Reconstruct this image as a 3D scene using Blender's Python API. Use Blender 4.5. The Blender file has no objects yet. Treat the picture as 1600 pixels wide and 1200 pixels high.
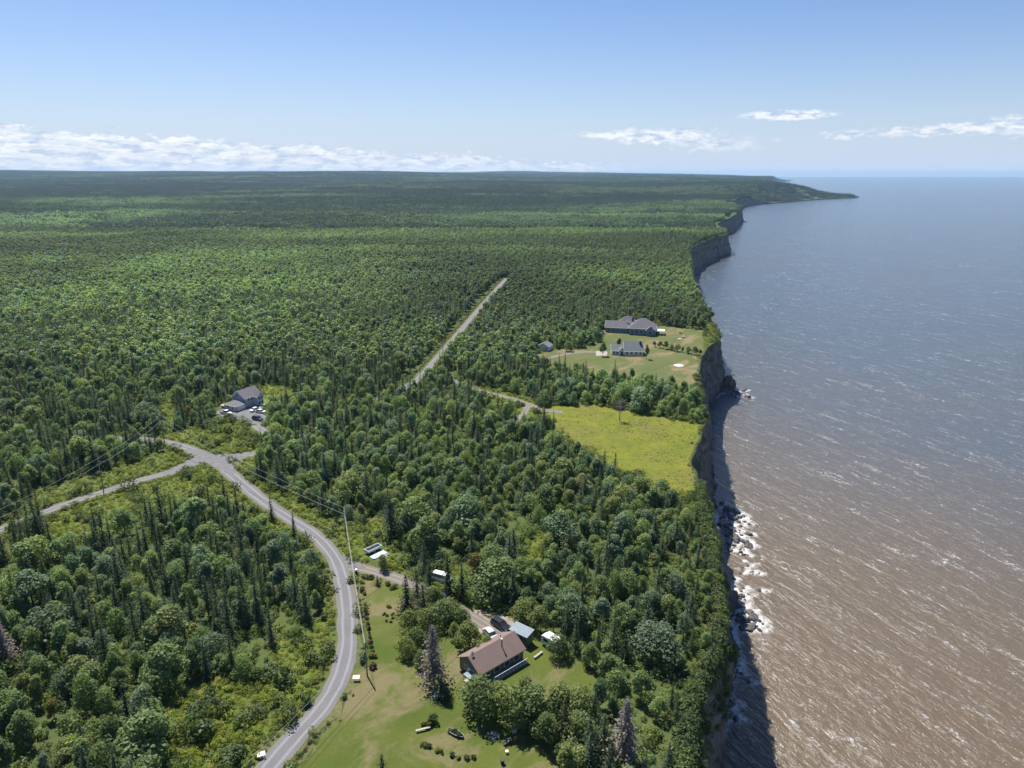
import bpy, bmesh, math, random
import numpy as np
from mathutils import Vector, Matrix
R = math.radians
random.seed(7); rng = np.random.default_rng(7)
S = bpy.context.scene
COL = S.collection

# ------------------------------------------------------------------ camera, sky, sun, exposure
CAMH = 95.0; FPX = 1110.0; PITCH = math.atan(330 / FPX); SEA = -32.0
SUN_EL = R(59); SUN_DIR2 = Vector((-0.50, 0.866))
cam_d = bpy.data.cameras.new('camera'); cam = bpy.data.objects.new('camera', cam_d); COL.objects.link(cam)
cam.location = (0, 0, CAMH); cam.rotation_euler = (math.pi / 2 - PITCH, 0, 0)
cam_d.sensor_width = 36; cam_d.lens = FPX * 36 / 1600; cam_d.clip_end = 80000; cam_d.clip_start = 0.5
S.camera = cam
S.view_settings.view_transform = 'Standard'; S.view_settings.look = 'None'
S.view_settings.exposure = 1.0; S.view_settings.gamma = 1.0
S.cycles.use_denoising = True
S.cycles.max_bounces = 6; S.cycles.diffuse_bounces = 3; S.cycles.glossy_bounces = 3
S.cycles.transmission_bounces = 3; S.cycles.transparent_max_bounces = 6; S.cycles.volume_bounces = 0
S.cycles.sample_clamp_indirect = 6

def W(px, py, z=0.0):
    """pixel of the 1600x1200 photograph -> point on the plane at height z"""
    a = (px - 800) / FPX; b = (py - 600) / FPX
    dy = math.cos(PITCH) - b * math.sin(PITCH); dz = -math.sin(PITCH) - b * math.cos(PITCH)
    t = (CAMH - z) / -dz
    return (a * t, dy * t)
def pix(x, y, z=0.0):
    zc = y * math.cos(PITCH) + (CAMH - z) * math.sin(PITCH)
    yc = -y * math.sin(PITCH) + (CAMH - z) * math.cos(PITCH)
    return 800 + FPX * x / zc, 600 + FPX * yc / zc

class NT:
    """small helper for node trees"""
    def __init__(s, tree): s.t = tree; s.n = tree.nodes; s.l = tree.links
    def new(s, typ, ins=None, **kw):
        n = s.n.new(typ)
        for k, v in kw.items(): setattr(n, k, v)
        for k, v in (ins or {}).items(): s.set(n, k, v)
        return n
    def set(s, n, k, v):
        sock = n.inputs[k]
        if hasattr(v, 'outputs'): v = v.outputs[0]
        if isinstance(v, bpy.types.NodeSocket): s.l.new(v, sock)
        else: sock.default_value = v
    def math(s, op, a, b=0.0, c=0.0, clamp=False):
        n = s.new('ShaderNodeMath', operation=op, use_clamp=clamp)
        for i, v in enumerate((a, b, c)): s.set(n, i, v)
        return n.outputs[0]
    def mix(s, f, a, b, blend='MIX'):
        n = s.new('ShaderNodeMix', data_type='RGBA', blend_type=blend)
        s.set(n, 0, f)
        for i, v in ((6, a), (7, b)):
            if isinstance(v, tuple) and len(v) == 3: v = v + (1,)
            s.set(n, i, v)
        return n.outputs[2]
    def rng(s, v, a, b, c=0.0, d=1.0, smooth=False):
        n = s.new('ShaderNodeMapRange', {0: v, 1: a, 2: b, 3: c, 4: d})
        if smooth: n.interpolation_type = 'SMOOTHSTEP'
        return n.outputs[0]
    def noise(s, vec, scale, detail=4, rough=.55, dist=0.0):
        n = s.new('ShaderNodeTexNoise', {'Scale': scale, 'Detail': detail, 'Roughness': rough, 'Distortion': dist})
        if vec is not None: s.set(n, 'Vector', vec)
        return n.outputs[0]
    def vmul(s, v, xyz):
        n = s.new('ShaderNodeVectorMath', {0: v, 1: xyz}, operation='MULTIPLY'); return n.outputs[0]

world = bpy.data.worlds.new('World'); S.world = world; world.use_nodes = True
def build_world():
    t = NT(world.node_tree); t.n.clear()
    sky = t.new('ShaderNodeTexSky', sky_type='NISHITA', sun_disc=False, sun_elevation=SUN_EL,
                sun_rotation=math.atan2(SUN_DIR2.x, SUN_DIR2.y), altitude=100, air_density=1.0, dust_density=0.6, ozone_density=2.0)
    tc = t.new('ShaderNodeTexCoord').outputs['Generated']
    sep = t.new('ShaderNodeSeparateXYZ', {0: tc})
    az = t.math('ARCTAN2', sep.outputs[0], sep.outputs[1]); el = t.math('ARCSINE', sep.outputs[2])
    ae = t.new('ShaderNodeCombineXYZ', {0: az, 1: el, 2: 0.0}).outputs[0]
    lump = t.noise(t.vmul(ae, (75, 120, 0)), 1.0, 7, .6)
    lump2 = t.noise(t.vmul(ae, (17, 30, 0)), 1.0, 3, .5)
    strat = t.noise(t.vmul(ae, (34, 190, 0)), 1.0, 5, .6)
    # the far cumulus bank: its top sinks from the left towards the sea
    topc = t.rng(az, R(-40), R(7), R(3.2), R(0.7))
    topn = t.math('MULTIPLY_ADD', t.math('SUBTRACT', lump, .5), R(1.9), topc)
    topn = t.math('MULTIPLY_ADD', t.math('SUBTRACT', lump2, .5), R(1.6), topn)
    bank = t.rng(t.math('SUBTRACT', topn, el), R(-.04), R(.22), smooth=True)
    bank = t.math('MULTIPLY', bank, t.rng(az, R(4), R(11), 1.0, 0.0, True))
    low = t.rng(el, R(0.2), R(2.2), .55, 1.0)
    gap = t.rng(strat, .40, .60, .45, 1.0, True)
    bank = t.math('MULTIPLY', bank, t.math('MULTIPLY', gap, low))
    # separate fair-weather clouds over the sea
    def blob(px, py, hw, hh, amp=1.6, hard=.5):
        b = (py - 600) / FPX; a0 = math.atan((px - 800) / FPX / (math.cos(PITCH) - b * math.sin(PITCH)))
        e0 = math.asin((-math.sin(PITCH) - b * math.cos(PITCH)) / math.sqrt(1 + b * b + ((px - 800) / FPX) ** 2))
        u = t.math('DIVIDE', t.math('SUBTRACT', az, a0), hw / FPX); v = t.math('DIVIDE', t.math('SUBTRACT', el, e0), hh / FPX)
        d = t.math('SQRT', t.math('ADD', t.math('MULTIPLY', u, u), t.math('MULTIPLY', v, v)))
        q = t.math('MULTIPLY_ADD', t.math('SUBTRACT', lump, .5), amp, t.math('SUBTRACT', 1.0, d))
        return t.rng(q, 0.0, hard, smooth=True)
    bl = None
    for p, k in (((1030, 212, 105, 13, 2.2, .7), .8), ((1120, 224, 90, 15, 2.6, 1.2), .55), ((960, 211, 80, 6, 1.4, .7), .75), ((1230, 180, 75, 8, .9, .5), .85), ((1325, 210, 38, 7, 2.0, .7), .7),
                 ((1430, 206, 75, 8, 2.2, .8), .7), ((1500, 200, 60, 9, 2.4, .7), .8), ((1600, 190, 40, 10, 2.0, .6), .85), ((1590, 208, 70, 8, 2.0, .9), .5)):
        b = t.math('MULTIPLY', blob(*p), k)
        bl = b if bl is None else t.math('MAXIMUM', bl, b)
    mask = t.math('MAXIMUM', t.math('MULTIPLY', bank, .92), bl)
    shade = t.rng(t.noise(t.vmul(ae, (38, 120, 0)), 1.0, 6, .62), .36, .56, 0, 1, True)
    ccol = t.mix(shade, (4.4, 5.5, 7.6), (9.2, 9.4, 9.6))
    skyc = t.new('ShaderNodeHueSaturation', {'Hue': .5, 'Saturation': 1.22, 'Value': 1.0, 'Color': sky.outputs[0]}).outputs[0]
    skyc = t.mix(1.0, skyc, (.86, .89, 1.06), 'MULTIPLY')
    hz = t.math('POWER', 2.718, t.math('MULTIPLY', t.math('ABSOLUTE', el), -11.0))          # pale air above the whole horizon
    skyc = t.mix(t.math('MULTIPLY', hz, .97), skyc, (5.4, 6.6, 8.6))
    out = t.mix(mask, skyc, ccol)
    bg = t.new('ShaderNodeBackground', {'Color': out, 'Strength': 0.056})
    t.new('ShaderNodeOutputWorld', {'Surface': bg})
build_world()

sun_d = bpy.data.lights.new('sun', 'SUN'); sun = bpy.data.objects.new('sun', sun_d); COL.objects.link(sun)
sun_d.energy = 4.0; sun_d.angle = R(0.53); sun_d.color = (1, .955, .88)
to_sun = Vector((SUN_DIR2.x * math.cos(SUN_EL), SUN_DIR2.y * math.cos(SUN_EL), math.sin(SUN_EL)))
sun.rotation_euler = to_sun.to_track_quat('Z', 'Y').to_euler(); sun.location = (0, 0, 300)

# ------------------------------------------------------------------ helpers
def hash2(x, y, s): 
    v = np.sin(x * 127.1 + y * 311.7 + s * 74.7) * 43758.5453
    return v - np.floor(v)
def vnoise(x, y, s=0):
    x = np.asarray(x, float); y = np.asarray(y, float)
    xi = np.floor(x); yi = np.floor(y); fx = x - xi; fy = y - yi
    fx = fx * fx * (3 - 2 * fx); fy = fy * fy * (3 - 2 * fy)
    return (hash2(xi, yi, s) * (1 - fx) + hash2(xi + 1, yi, s) * fx) * (1 - fy) + (hash2(xi, yi + 1, s) * (1 - fx) + hash2(xi + 1, yi + 1, s) * fx) * fy
def fbm(x, y, s=0, o=4):
    v = 0; a = .5; n = 0
    for i in range(o): v = v + a * vnoise(x * 2 ** i, y * 2 ** i, s + i); n += a; a *= .5
    return v / n
def sm(a, b, x): t = np.clip((np.asarray(x, float) - a) / (b - a), 0, 1); return t * t * (3 - 2 * t)
def inpoly(x, y, poly):
    x = np.asarray(x, float); y = np.asarray(y, float); r = np.zeros(x.shape, bool); n = len(poly)
    for i in range(n):
        (x1, y1), (x2, y2) = poly[i], poly[i - 1]
        if y1 == y2: continue
        r ^= ((y1 > y) != (y2 > y)) & (x < (x2 - x1) * (y - y1) / (y2 - y1) + x1)
    return r
def polyd(x, y, pts):
    """distance to a polyline"""
    d = np.full(np.shape(x), 1e9)
    for (x1, y1), (x2, y2) in zip(pts, pts[1:]):
        vx, vy = x2 - x1, y2 - y1; L = vx * vx + vy * vy + 1e-9
        t = np.clip(((x - x1) * vx + (y - y1) * vy) / L, 0, 1)
        d = np.minimum(d, np.hypot(x - x1 - t * vx, y - y1 - t * vy))
    return d

def material(name, color=(.5, .5, .5), rough=.7, spec=.3, metal=0.0, var=.0, vscale=2.0, bump=0.0, bscale=20.0, coords='Object'):
    m = bpy.data.materials.new(name); m.use_nodes = True; t = NT(m.node_tree)
    b = t.n['Principled BSDF']; c = tuple(color) + (1,)
    b.inputs['Roughness'].default_value = rough; b.inputs['Specular IOR Level'].default_value = spec; b.inputs['Metallic'].default_value = metal
    b.inputs['Base Color'].default_value = c
    tc = t.new('ShaderNodeTexCoord').outputs[coords]
    if var:
        n = t.noise(tc, vscale, 5, .6)
        t.set(b, 'Base Color', t.mix(t.rng(n, .3, .7), tuple(x * (1 - var) for x in color), tuple(min(1, x * (1 + var)) for x in color)))
    if bump:
        t.set(b, 'Normal', t.new('ShaderNodeBump', {'Height': t.noise(tc, bscale, 4, .6), 'Strength': bump, 'Distance': .05}))
    return m

M = {}
def mat(name, *a, **k):
    if name not in M: M[name] = material(name, *a, **k)
    return M[name]

class MB:
    """collects geometry for one mesh"""
    def __init__(s): s.v = []; s.f = []
    def add(s, vs, fs): n = len(s.v); s.v += [tuple(p) for p in vs]; s.f += [tuple(i + n for i in f) for f in fs]; return s
    def box(s, c, size, rz=0, tilt=None):
        x, y, z = [d / 2 for d in size]
        m = Matrix.Translation(c) @ Matrix.Rotation(rz, 4, 'Z')
        if tilt: m = m @ Matrix.Rotation(tilt[1], 4, tilt[0])
        return s.add([m @ Vector(p) for p in [(-x, -y, -z), (x, -y, -z), (x, y, -z), (-x, y, -z), (-x, -y, z), (x, -y, z), (x, y, z), (-x, y, z)]],
                     [(3, 2, 1, 0), (4, 5, 6, 7), (0, 1, 5, 4), (1, 2, 6, 5), (2, 3, 7, 6), (3, 0, 4, 7)])
    def prism(s, prof, y0, y1, inset=None):
        """profile in x,z extruded along y; inset narrows points listed (index->factor)"""
        n = len(prof); ins = inset or {}
        a = [(x, y0 * ins.get(i, 1), z) for i, (x, z) in enumerate(prof)]; b = [(x, y1 * ins.get(i, 1), z) for i, (x, z) in enumerate(prof)]
        return s.add(a + b, [tuple(range(n)), tuple(range(2 * n - 1, n - 1, -1))] + [((i + 1) % n, i, i + n, (i + 1) % n + n) for i in range(n)])
    def tube(s, pts, rad, k=5):
        pts = [Vector(p) for p in pts]; rad = rad if hasattr(rad, '__len__') else [rad] * len(pts); vs = []
        for i, p in enumerate(pts):
            d = (pts[min(i + 1, len(pts) - 1)] - pts[max(i - 1, 0)]).normalized()
            u = d.cross(Vector((0, 0, 1)) if abs(d.z) < .95 else Vector((1, 0, 0))).normalized(); w = d.cross(u)
            vs += [p + (u * math.cos(2 * math.pi * j / k) + w * math.sin(2 * math.pi * j / k)) * rad[i] for j in range(k)]
        fs = [(i * k + j, i * k + (j + 1) % k, (i + 1) * k + (j + 1) % k, (i + 1) * k + j) for i in range(len(pts) - 1) for j in range(k)]
        fs += [tuple(range(k))[::-1], tuple((len(pts) - 1) * k + j for j in range(k))]
        return s.add(vs, fs)
    def mesh(s, name, m=None, smooth=False):
        me = bpy.data.meshes.new(name); me.from_pydata(s.v, [], s.f); me.update()
        if m: me.materials.append(m)
        if smooth: me.shade_smooth()
        return me
    def build(s, name, m, parent=None, smooth=False, loc=None):
        o = bpy.data.objects.new(name, s.mesh(name, m, smooth)); COL.objects.link(o)
        if parent: o.parent = parent
        if loc: o.location = loc
        return o
def tag(o, label, cat, group=None):
    o['label'] = label; o['category'] = cat
    if group: o['group'] = group
    return o
def thing(name, label, cat, loc, rz=0, group=None):
    o = bpy.data.objects.new(name, None); COL.objects.link(o); o.empty_display_size = .5
    o.location = loc; o.rotation_euler = (0, 0, rz); return tag(o, label, cat, group)
def struct(o, kind='structure'): o['kind'] = kind; return o
def grid_mesh(name, X, Y, Z, m, smooth=True, flip=False):
    nr, nc = X.shape
    me = bpy.data.meshes.new(name); v = np.stack([X, Y, Z], -1).reshape(-1, 3)
    i = np.arange(nr * nc).reshape(nr, nc)
    q = np.stack([i[:-1, :-1], i[:-1, 1:], i[1:, 1:], i[1:, :-1]], -1).reshape(-1, 4)
    if flip: q = q[:, ::-1]
    return fill_mesh(me, v, q, m, smooth)
def fill_mesh(me, v, q, m=None, smooth=False):
    v = np.ascontiguousarray(v, np.float32); q = np.ascontiguousarray(q, np.int32); k = q.shape[1]
    me.vertices.add(len(v)); me.vertices.foreach_set('co', v.ravel())
    me.loops.add(q.size); me.loops.foreach_set('vertex_index', q.ravel())
    me.polygons.add(len(q)); me.polygons.foreach_set('loop_start', np.arange(len(q), dtype=np.int32) * k)
    if smooth: me.polygons.foreach_set('use_smooth', np.ones(len(q), bool))
    me.update(calc_edges=True); me.validate()
    if m: me.materials.append(m)
    return me
def fattr(me, name, vals, dom='POINT'):
    a = me.attributes.new(name, 'FLOAT', dom); a.data.foreach_set('value', np.ascontiguousarray(vals, np.float32).ravel())
def link(name, me, parent=None):
    o = bpy.data.objects.new(name, me); COL.objects.link(o)
    if parent: o.parent = parent
    return o

# ------------------------------------------------------------------ terrain functions
TK = [(-75, -160), (-48, -60), (-20, 0), (9, 50), (21, 78), (28, 95), (32, 107), (37.5, 117), (42.5, 127), (47, 140), (50, 154), (53, 170), (56, 188), (59, 206), (60.5, 214), (62.5, 227), (66, 239), (71, 247), (79, 274), (88, 319), (101, 366), (108, 386), (112, 394), (123, 408), (131, 446), (138, 493), (152, 576), (176, 700), (219, 880), (240, 950), (262, 1010), (302, 1098), (355, 1190), (374, 1296), (400, 1420), (470, 1577), (540, 1750), (632, 2008), (650, 2250), (760, 2500), (855, 2752), (950, 2950), (1130, 3160), (1500, 3600), (1830, 3900), (1900, 4000), (1800, 4100), (1560, 4400), (1750, 5200), (2350, 6800), (2950, 8300), (3300, 9500), (3900, 10800), (4300, 11500), (4420, 11700), (4300, 11900), (3600, 12600), (-3000, 13500), (-26000, 14500)]
BK = [(-70, -160), (-43, -60), (-15, 0), (13, 50), (25, 78), (33, 95), (38, 108), (45, 127), (49, 136.6), (55, 152), (60, 164), (64.5, 177), (69, 191), (71, 206), (73, 222), (75, 236), (79, 252), (84, 275), (92, 319), (103, 360), (110, 380), (117, 394), (127, 408), (135, 446), (142, 480), (160, 576), (184, 700), (229, 880)]
TKy = np.array([k[1] for k in TK], float); TKx = np.array([k[0] for k in TK], float)
BKy = np.array([k[1] for k in BK], float); BKx = np.array([k[0] for k in BK], float)
def Tx(y):
    y = np.asarray(y, float)
    w = np.clip(.012 * y, 1.5, 30)
    b = (np.interp(y - w, TKy, TKx) + np.interp(y, TKy, TKx) + np.interp(y + w, TKy, TKx)) / 3
    return b + (fbm(y / 14., 0, 3, 3) - .5) * 2.4 + (fbm(y / 90., 0, 5, 3) - .5) * np.clip(y - 600, 0, 900) / 900 * 26
def Bx(y):
    y = np.asarray(y, float)
    b = np.where(y < 860, np.interp(y, BKy, BKx), -1e9)
    return np.maximum(Tx(y) + 2.5, np.where(y < 860, b, Tx(y) + 9))
def hgt(x, y):
    x = np.asarray(x, float); y = np.asarray(y, float)
    n = .55 * np.sin(x / 41 + 1.3) * np.cos(y / 47 + .4) + .4 * np.sin(x / 29 - y / 37)
    inl = Tx(y) - x
    rise = 92 * sm(1100, 7000, y) * (.5 + .5 * sm(150, 4500, inl))
    rise = rise + sm(900, 2500, y) * (fbm(x / 1300., y / 1700., 11, 3) - .5) * 52 * sm(0, 500, inl)
    z = n + rise
    low = sm(1300, 1900, x) * (1 - sm(4300, 5200, y)); z = z * (1 - low) + low * (SEA + 10) + 10 * sm(700, 1200, x) * (1 - sm(1500, 1850, x)) * (1 - sm(4300, 5200, y))
    hl = sm(2800, 3150, y) * (1 - sm(4050, 4300, y)) * (1 - sm(0, 330, inl)); z = z * (1 - hl) + hl * (SEA + 5)
    low2 = sm(3300, 4400, x) * sm(8500, 10500, y); z = z * (1 - low2) + low2 * (SEA + 6)
    low3 = sm(12200, 13400, y); z = z * (1 - low3) + low3 * (-20)
    return z
def H(x, y): return float(hgt(x, y))
def G(px, py):
    """pixel -> point on the terrain"""
    z = 0
    for _ in range(12): x, y = W(px, py, z); z = .5 * z + .5 * H(x, y)
    return (x, y, H(x, y))
def Wp(pts, z=0): return [W(p[0], p[1], z) for p in pts]

# ------------------------------------------------------------------ plan: roads and clearings (from the photograph)
def smooth_path(pts, step=1.0):
    P = np.array(pts, float); P = np.vstack([2 * P[0] - P[1], P, 2 * P[-1] - P[-2]]); out = []
    for i in range(1, len(P) - 2):
        p0, p1, p2, p3 = P[i - 1:i + 3]; n = max(2, int(np.hypot(*(p2 - p1)) / step))
        for t in np.arange(n) / n:
            out.append(.5 * ((2 * p1) + (-p0 + p2) * t + (2 * p0 - 5 * p1 + 4 * p2 - p3) * t * t + (-p0 + 3 * p1 - 3 * p2 + p3) * t ** 3))
    out.append(P[-2]); return np.array(out)
MAIN = smooth_path(Wp([(352, 1290), (420, 1202), (458, 1157), (501, 1110), (528, 1065), (541, 1020), (543, 980), (541, 940), (535, 905), (524, 875), (506, 850), (484, 830), (456, 812), (430, 795), (403, 775), (380, 756), (358, 738), (338, 722), (318, 710), (292, 700), (262, 692), (225, 687), (170, 684)]))
LEFT = smooth_path(Wp([(318, 712), (295, 726), (262, 739), (222, 750), (180, 764), (130, 780), (75, 800), (20, 822), (-60, 856)]))
LINK = smooth_path(Wp([(338, 722), (362, 714), (398, 708), (450, 690), (540, 650), (610, 616), (648, 598)]))
FAR = smooth_path(Wp([(610, 616), (648, 598), (690, 552), (722, 513), (745, 486), (770, 460), (792, 435)]))
SIDE = smooth_path(Wp([(533, 888), (560, 888), (592, 896), (632, 909), (672, 928), (712, 950), (745, 968), (782, 990)]))
DRV = smooth_path(Wp([(700, 592), (750, 611), (790, 621), (830, 634), (848, 642), (880, 645)])); DRV2 = smooth_path(Wp([(826, 633), (818, 648), (805, 668)]))
DRV3 = smooth_path(Wp([(838, 566), (868, 556), (900, 550), (925, 549), (948, 551)]))
YARDDRV = smooth_path(Wp([(398, 664), (410, 672), (424, 680)]))
ROADS = [(MAIN, 2.1), (LEFT, 1.9), (FAR, 2.1), (SIDE, 1.6), (LINK, 2.1), (DRV, 1.6), (DRV2, 1.4), (DRV3, 1.6), (YARDDRV, 1.8)]
LAWN = Wp([(558, 896), (600, 903), (640, 918), (690, 950), (735, 985), (790, 1000), (835, 984), (872, 985), (905, 1030), (945, 1062), (950, 1092), (905, 1100), (870, 1120), (858, 1160), (880, 1200), (885, 1290), (395, 1290), (470, 1190), (520, 1126), (553, 1063), (567, 1010), (565, 960), (560, 925)])
PARK = Wp([(725, 955), (760, 950), (800, 965), (812, 985), (790, 1002), (745, 990)])
UPLAWN = Wp([(832, 552), (862, 544), (905, 543), (935, 530), (942, 512), (1025, 508), (1092, 515), (1128, 520), (1135, 540), (1122, 560), (1112, 622), (1060, 612), (1000, 601), (930, 590), (870, 575), (836, 566)])
MEADOW = Wp([(832, 636), (930, 634), (1000, 647), (1060, 657), (1118, 670), (1112, 700), (1108, 725), (1116, 762), (1118, 785), (1040, 768), (990, 747), (940, 727), (905, 708), (870, 684), (850, 655)])
YARD = Wp([(336, 643), (352, 636), (392, 632), (410, 640), (417, 654), (406, 665), (382, 661), (361, 652), (342, 650)])
YARDGRASS = Wp([(395, 606), (430, 600), (458, 606), (460, 628), (430, 642), (405, 640)])
LOWS = [Wp(p) for p in (
    [(262, 1110), (335, 1075), (410, 1062), (428, 1092), (405, 1140), (405, 1215), (290, 1225), (268, 1170)],
    [(468, 840), (524, 885), (532, 960), (526, 1030), (498, 1080), (440, 1160), (412, 1150), (478, 1070), (503, 1010), (505, 940), (485, 885)],
    [(385, 748), (425, 752), (490, 795), (560, 838), (602, 858), (645, 905), (600, 890), (540, 870), (470, 815)],
    [(556, 818), (602, 806), (618, 855), (640, 905), (590, 880), (570, 850)],
    [(40, 812), (55, 770), (150, 742), (215, 720), (275, 700), (298, 714), (240, 747), (130, 778)],
    [(70, 810), (160, 775), (290, 735), (330, 748), (345, 790), (300, 800), (230, 806), (160, 850), (60, 860)],
    [(252, 684), (300, 668), (360, 658), (412, 674), (402, 700), (384, 712), (330, 708)],
    [(246, 615), (266, 615), (276, 665), (262, 684), (242, 664)],
    [(818, 845), (852, 835), (858, 905), (832, 915)],
    [(745, 605), (790, 612), (835, 625), (858, 642), (848, 672), (820, 672), (808, 648), (780, 642), (748, 632)],
    [(660, 885), (720, 885), (735, 940), (690, 945)],
    [(1098, 505), (1118, 505), (1127, 528), (1112, 545), (1100, 545)],
    [(345, 702), (400, 697), (424, 712), (398, 738), (372, 742)], [(262, 698), (345, 698), (385, 770), (345, 768), (300, 752), (262, 745)], [(335, 735), (375, 760), (425, 800), (480, 842), (510, 870), (490, 885), (440, 850), (395, 822), (345, 780)], [(400, 1060), (440, 1000), (505, 960), (520, 1040), (450, 1130)], [(250, 1080), (430, 1060), (440, 1130), (400, 1260), (250, 1280)],
    [(330, 655), (345, 648), (390, 672), (400, 690), (350, 680)])]
LOWGAP = [Wp(p) for p in ([(870, 684), (905, 708), (940, 727), (990, 747), (1040, 768), (1106, 785), (1110, 800), (1040, 780), (985, 757), (935, 737), (895, 716)],)]

# ------------------------------------------------------------------ setting: ground, cliff, sea
def ground_material():
    m = bpy.data.materials.new('forest_floor'); m.use_nodes = True; t = NT(m.node_tree); b = t.n['Principled BSDF']
    p = t.new('ShaderNodeNewGeometry').outputs['Position']
    n1 = t.noise(p, .05, 4); n2 = t.noise(p, .9, 5, .65)
    c = t.mix(t.rng(n1, .35, .65), (.05, .07, .022), (.08, .105, .03)); c = t.mix(t.rng(n2, .4, .75), c, (.085, .10, .035))
    t.set(b, 'Base Color', c); b.inputs['Roughness'].default_value = .9; b.inputs['Specular IOR Level'].default_value = .1
    t.set(b, 'Normal', t.new('ShaderNodeBump', {'Height': n2, 'Strength': .6, 'Distance': .4}))
    return m
ys = np.concatenate([np.arange(-160, 620, 3.0), 620 * np.exp(np.arange(0, 3.085, .019))])
s_ = np.linspace(0, 1, 171)
def ground():
    Y, Sg = np.meshgrid(ys, s_, indexing='ij'); T = Tx(ys)[:, None]
    L = T + 300 + .95 * np.maximum(ys, 0)[:, None]; L = np.maximum(L, 60)
    X = T - L * Sg ** 1.35
    Z = hgt(X, Y)
    Z[:, 0] -= .25
    struct(link('ground', grid_mesh('ground', X, Y, Z, ground_material(), flip=True)))
ground()

def cliff_material():
    m = bpy.data.materials.new('basalt_cliff'); m.use_nodes = True; t = NT(m.node_tree); b = t.n['Principled BSDF']
    g = t.new('ShaderNodeNewGeometry'); p = g.outputs['Position']
    n = t.noise(t.vmul(p, (.22, .22, .06)), 1.0, 6, .65); st = t.noise(t.vmul(p, (.05, .05, .9)), 1.0, 4, .6, .6)
    c = t.mix(t.rng(n, .35, .65), (.06, .055, .052), (.23, .20, .178)); c = t.mix(t.rng(st, .45, .65, 0, .5), c, (.14, .125, .118))
    z = t.new('ShaderNodeSeparateXYZ', {0: p}).outputs[2]; nz = t.new('ShaderNodeSeparateXYZ', {0: g.outputs['Normal']}).outputs[2]
    gr = t.math('MULTIPLY_ADD', t.noise(p, .16, 5, .6), 1.4, t.math('MULTIPLY_ADD', z, .012, t.math('MULTIPLY', nz, .55)))
    c = t.mix(t.rng(gr, .72, .86, 0, .85, True), c, (.05, .075, .022))
    c = t.mix(t.rng(z, SEA + 1, SEA + 4.5, .7, 0), c, (.03, .028, .026))
    t.set(b, 'Base Color', c); b.inputs['Roughness'].default_value = .85; b.inputs['Specular IOR Level'].default_value = .2
    t.set(b, 'Normal', t.new('ShaderNodeBump', {'Height': t.noise(t.vmul(p, (.8, .8, .35)), 1.0, 6, .7), 'Strength': .9, 'Distance': .6}))
    return m
MCLIFF = cliff_material()
def cliff_at(Y, tc):
    """point on the rock face: tc 0 at the top edge, 1 below the water"""
    T = Tx(Y); B = Bx(Y); top = hgt(T, Y); Z = top - .12 + (SEA - 3 - top) * tc
    led = tc + .06 * np.sin(tc * 23 + fbm(Y / 30, Y * 0, 6) * 9)
    X = T + (B - T) * np.clip(led, 0, 1.05) ** 1.15
    crag = (fbm(Y / 5.5, Z / 16, 21, 4) - .5) * 6.5 + (fbm(Y / 1.9, Z / 7, 23, 3) - .5) * 3.8 - np.abs(fbm(Y / 9, Z / 40, 25, 3) - .5) * 7 + .4 + (fbm(Y / 26, Z / 30, 27, 2) - .5) * 3
    crag = crag + .7 * (np.floor(Z / 3.2 + fbm(Y / 12, Y * 0, 29) * 2) % 2)
    return X + crag * np.clip(tc * 6, 0, 1), Z, T, top
def cliff():
    yc = np.concatenate([np.arange(-160, 60, 4.0), np.arange(60, 640, 1.0), 640 * np.exp(np.arange(0, 3.05, .012))])
    tt = np.concatenate([[-.06], np.linspace(0, 1, 36)])
    Y, Tt = np.meshgrid(yc, tt, indexing='ij')
    X, Z, T, top = cliff_at(Y, np.clip(Tt, 0, 1))
    X = np.where(Tt < 0, T - 2.5, X); Z = np.where(Tt < 0, top - .5, Z)
    struct(link('cliff', grid_mesh('cliff', X, Y, Z, MCLIFF, smooth=False, flip=False)))
cliff()

# shoreline boulders are planned here so that the surf can follow them
ROCKS = []   # x, y, size, tall
def rocks_at(px, py, n, sx, sy, s0, s1):
    x, y = W(px, py, SEA)
    for _ in range(n):
        s = .85 * s0 * (s1 / s0) ** (random.random() ** 2.1)
        ROCKS.append((x + random.gauss(0, sx), y + random.gauss(0, sy), s))
rocks_at(1146, 806, 34, 2.0, 4, .6, 2.4); rocks_at(1147, 832, 44, 2.0, 7, .45, 1.9); rocks_at(1150, 860, 24, 1.6, 5, .4, 1.5)
rocks_at(1162, 895, 9, 2.6, 4, .4, 1.2); rocks_at(1158, 968, 30, 2.2, 3.4, .5, 2.6); rocks_at(1174, 974, 16, 1.5, 2.2, .6, 2.2); rocks_at(1156, 930, 16, 1.5, 6, .45, 1.5)
rocks_at(1148, 1042, 9, 1.6, 2.5, .7, 1.8); rocks_at(1141, 1095, 5, 1.2, 3, .6, 1.3)
rocks_at(1138, 612, 22, 3.2, 4, 1.0, 3.0); rocks_at(1153, 617, 14, 3, 2.4, .9, 2.2); rocks_at(1163, 610, 2, .8, .8, 1.4, 2)
rocks_at(1146, 371, 9, 9, 10, 2, 4.5); rocks_at(1163, 347, 9, 10, 12, 2, 5); rocks_at(1117, 406, 6, 6, 8, 2, 4); rocks_at(1094, 432, 6, 4, 6, 1.5, 3)
ROCKS = [r for r in ROCKS if r[0] > float(Bx(r[1])) - 2.5 and (r[1] < 700 or r[0] < float(Bx(r[1])) + 16)]

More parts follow.
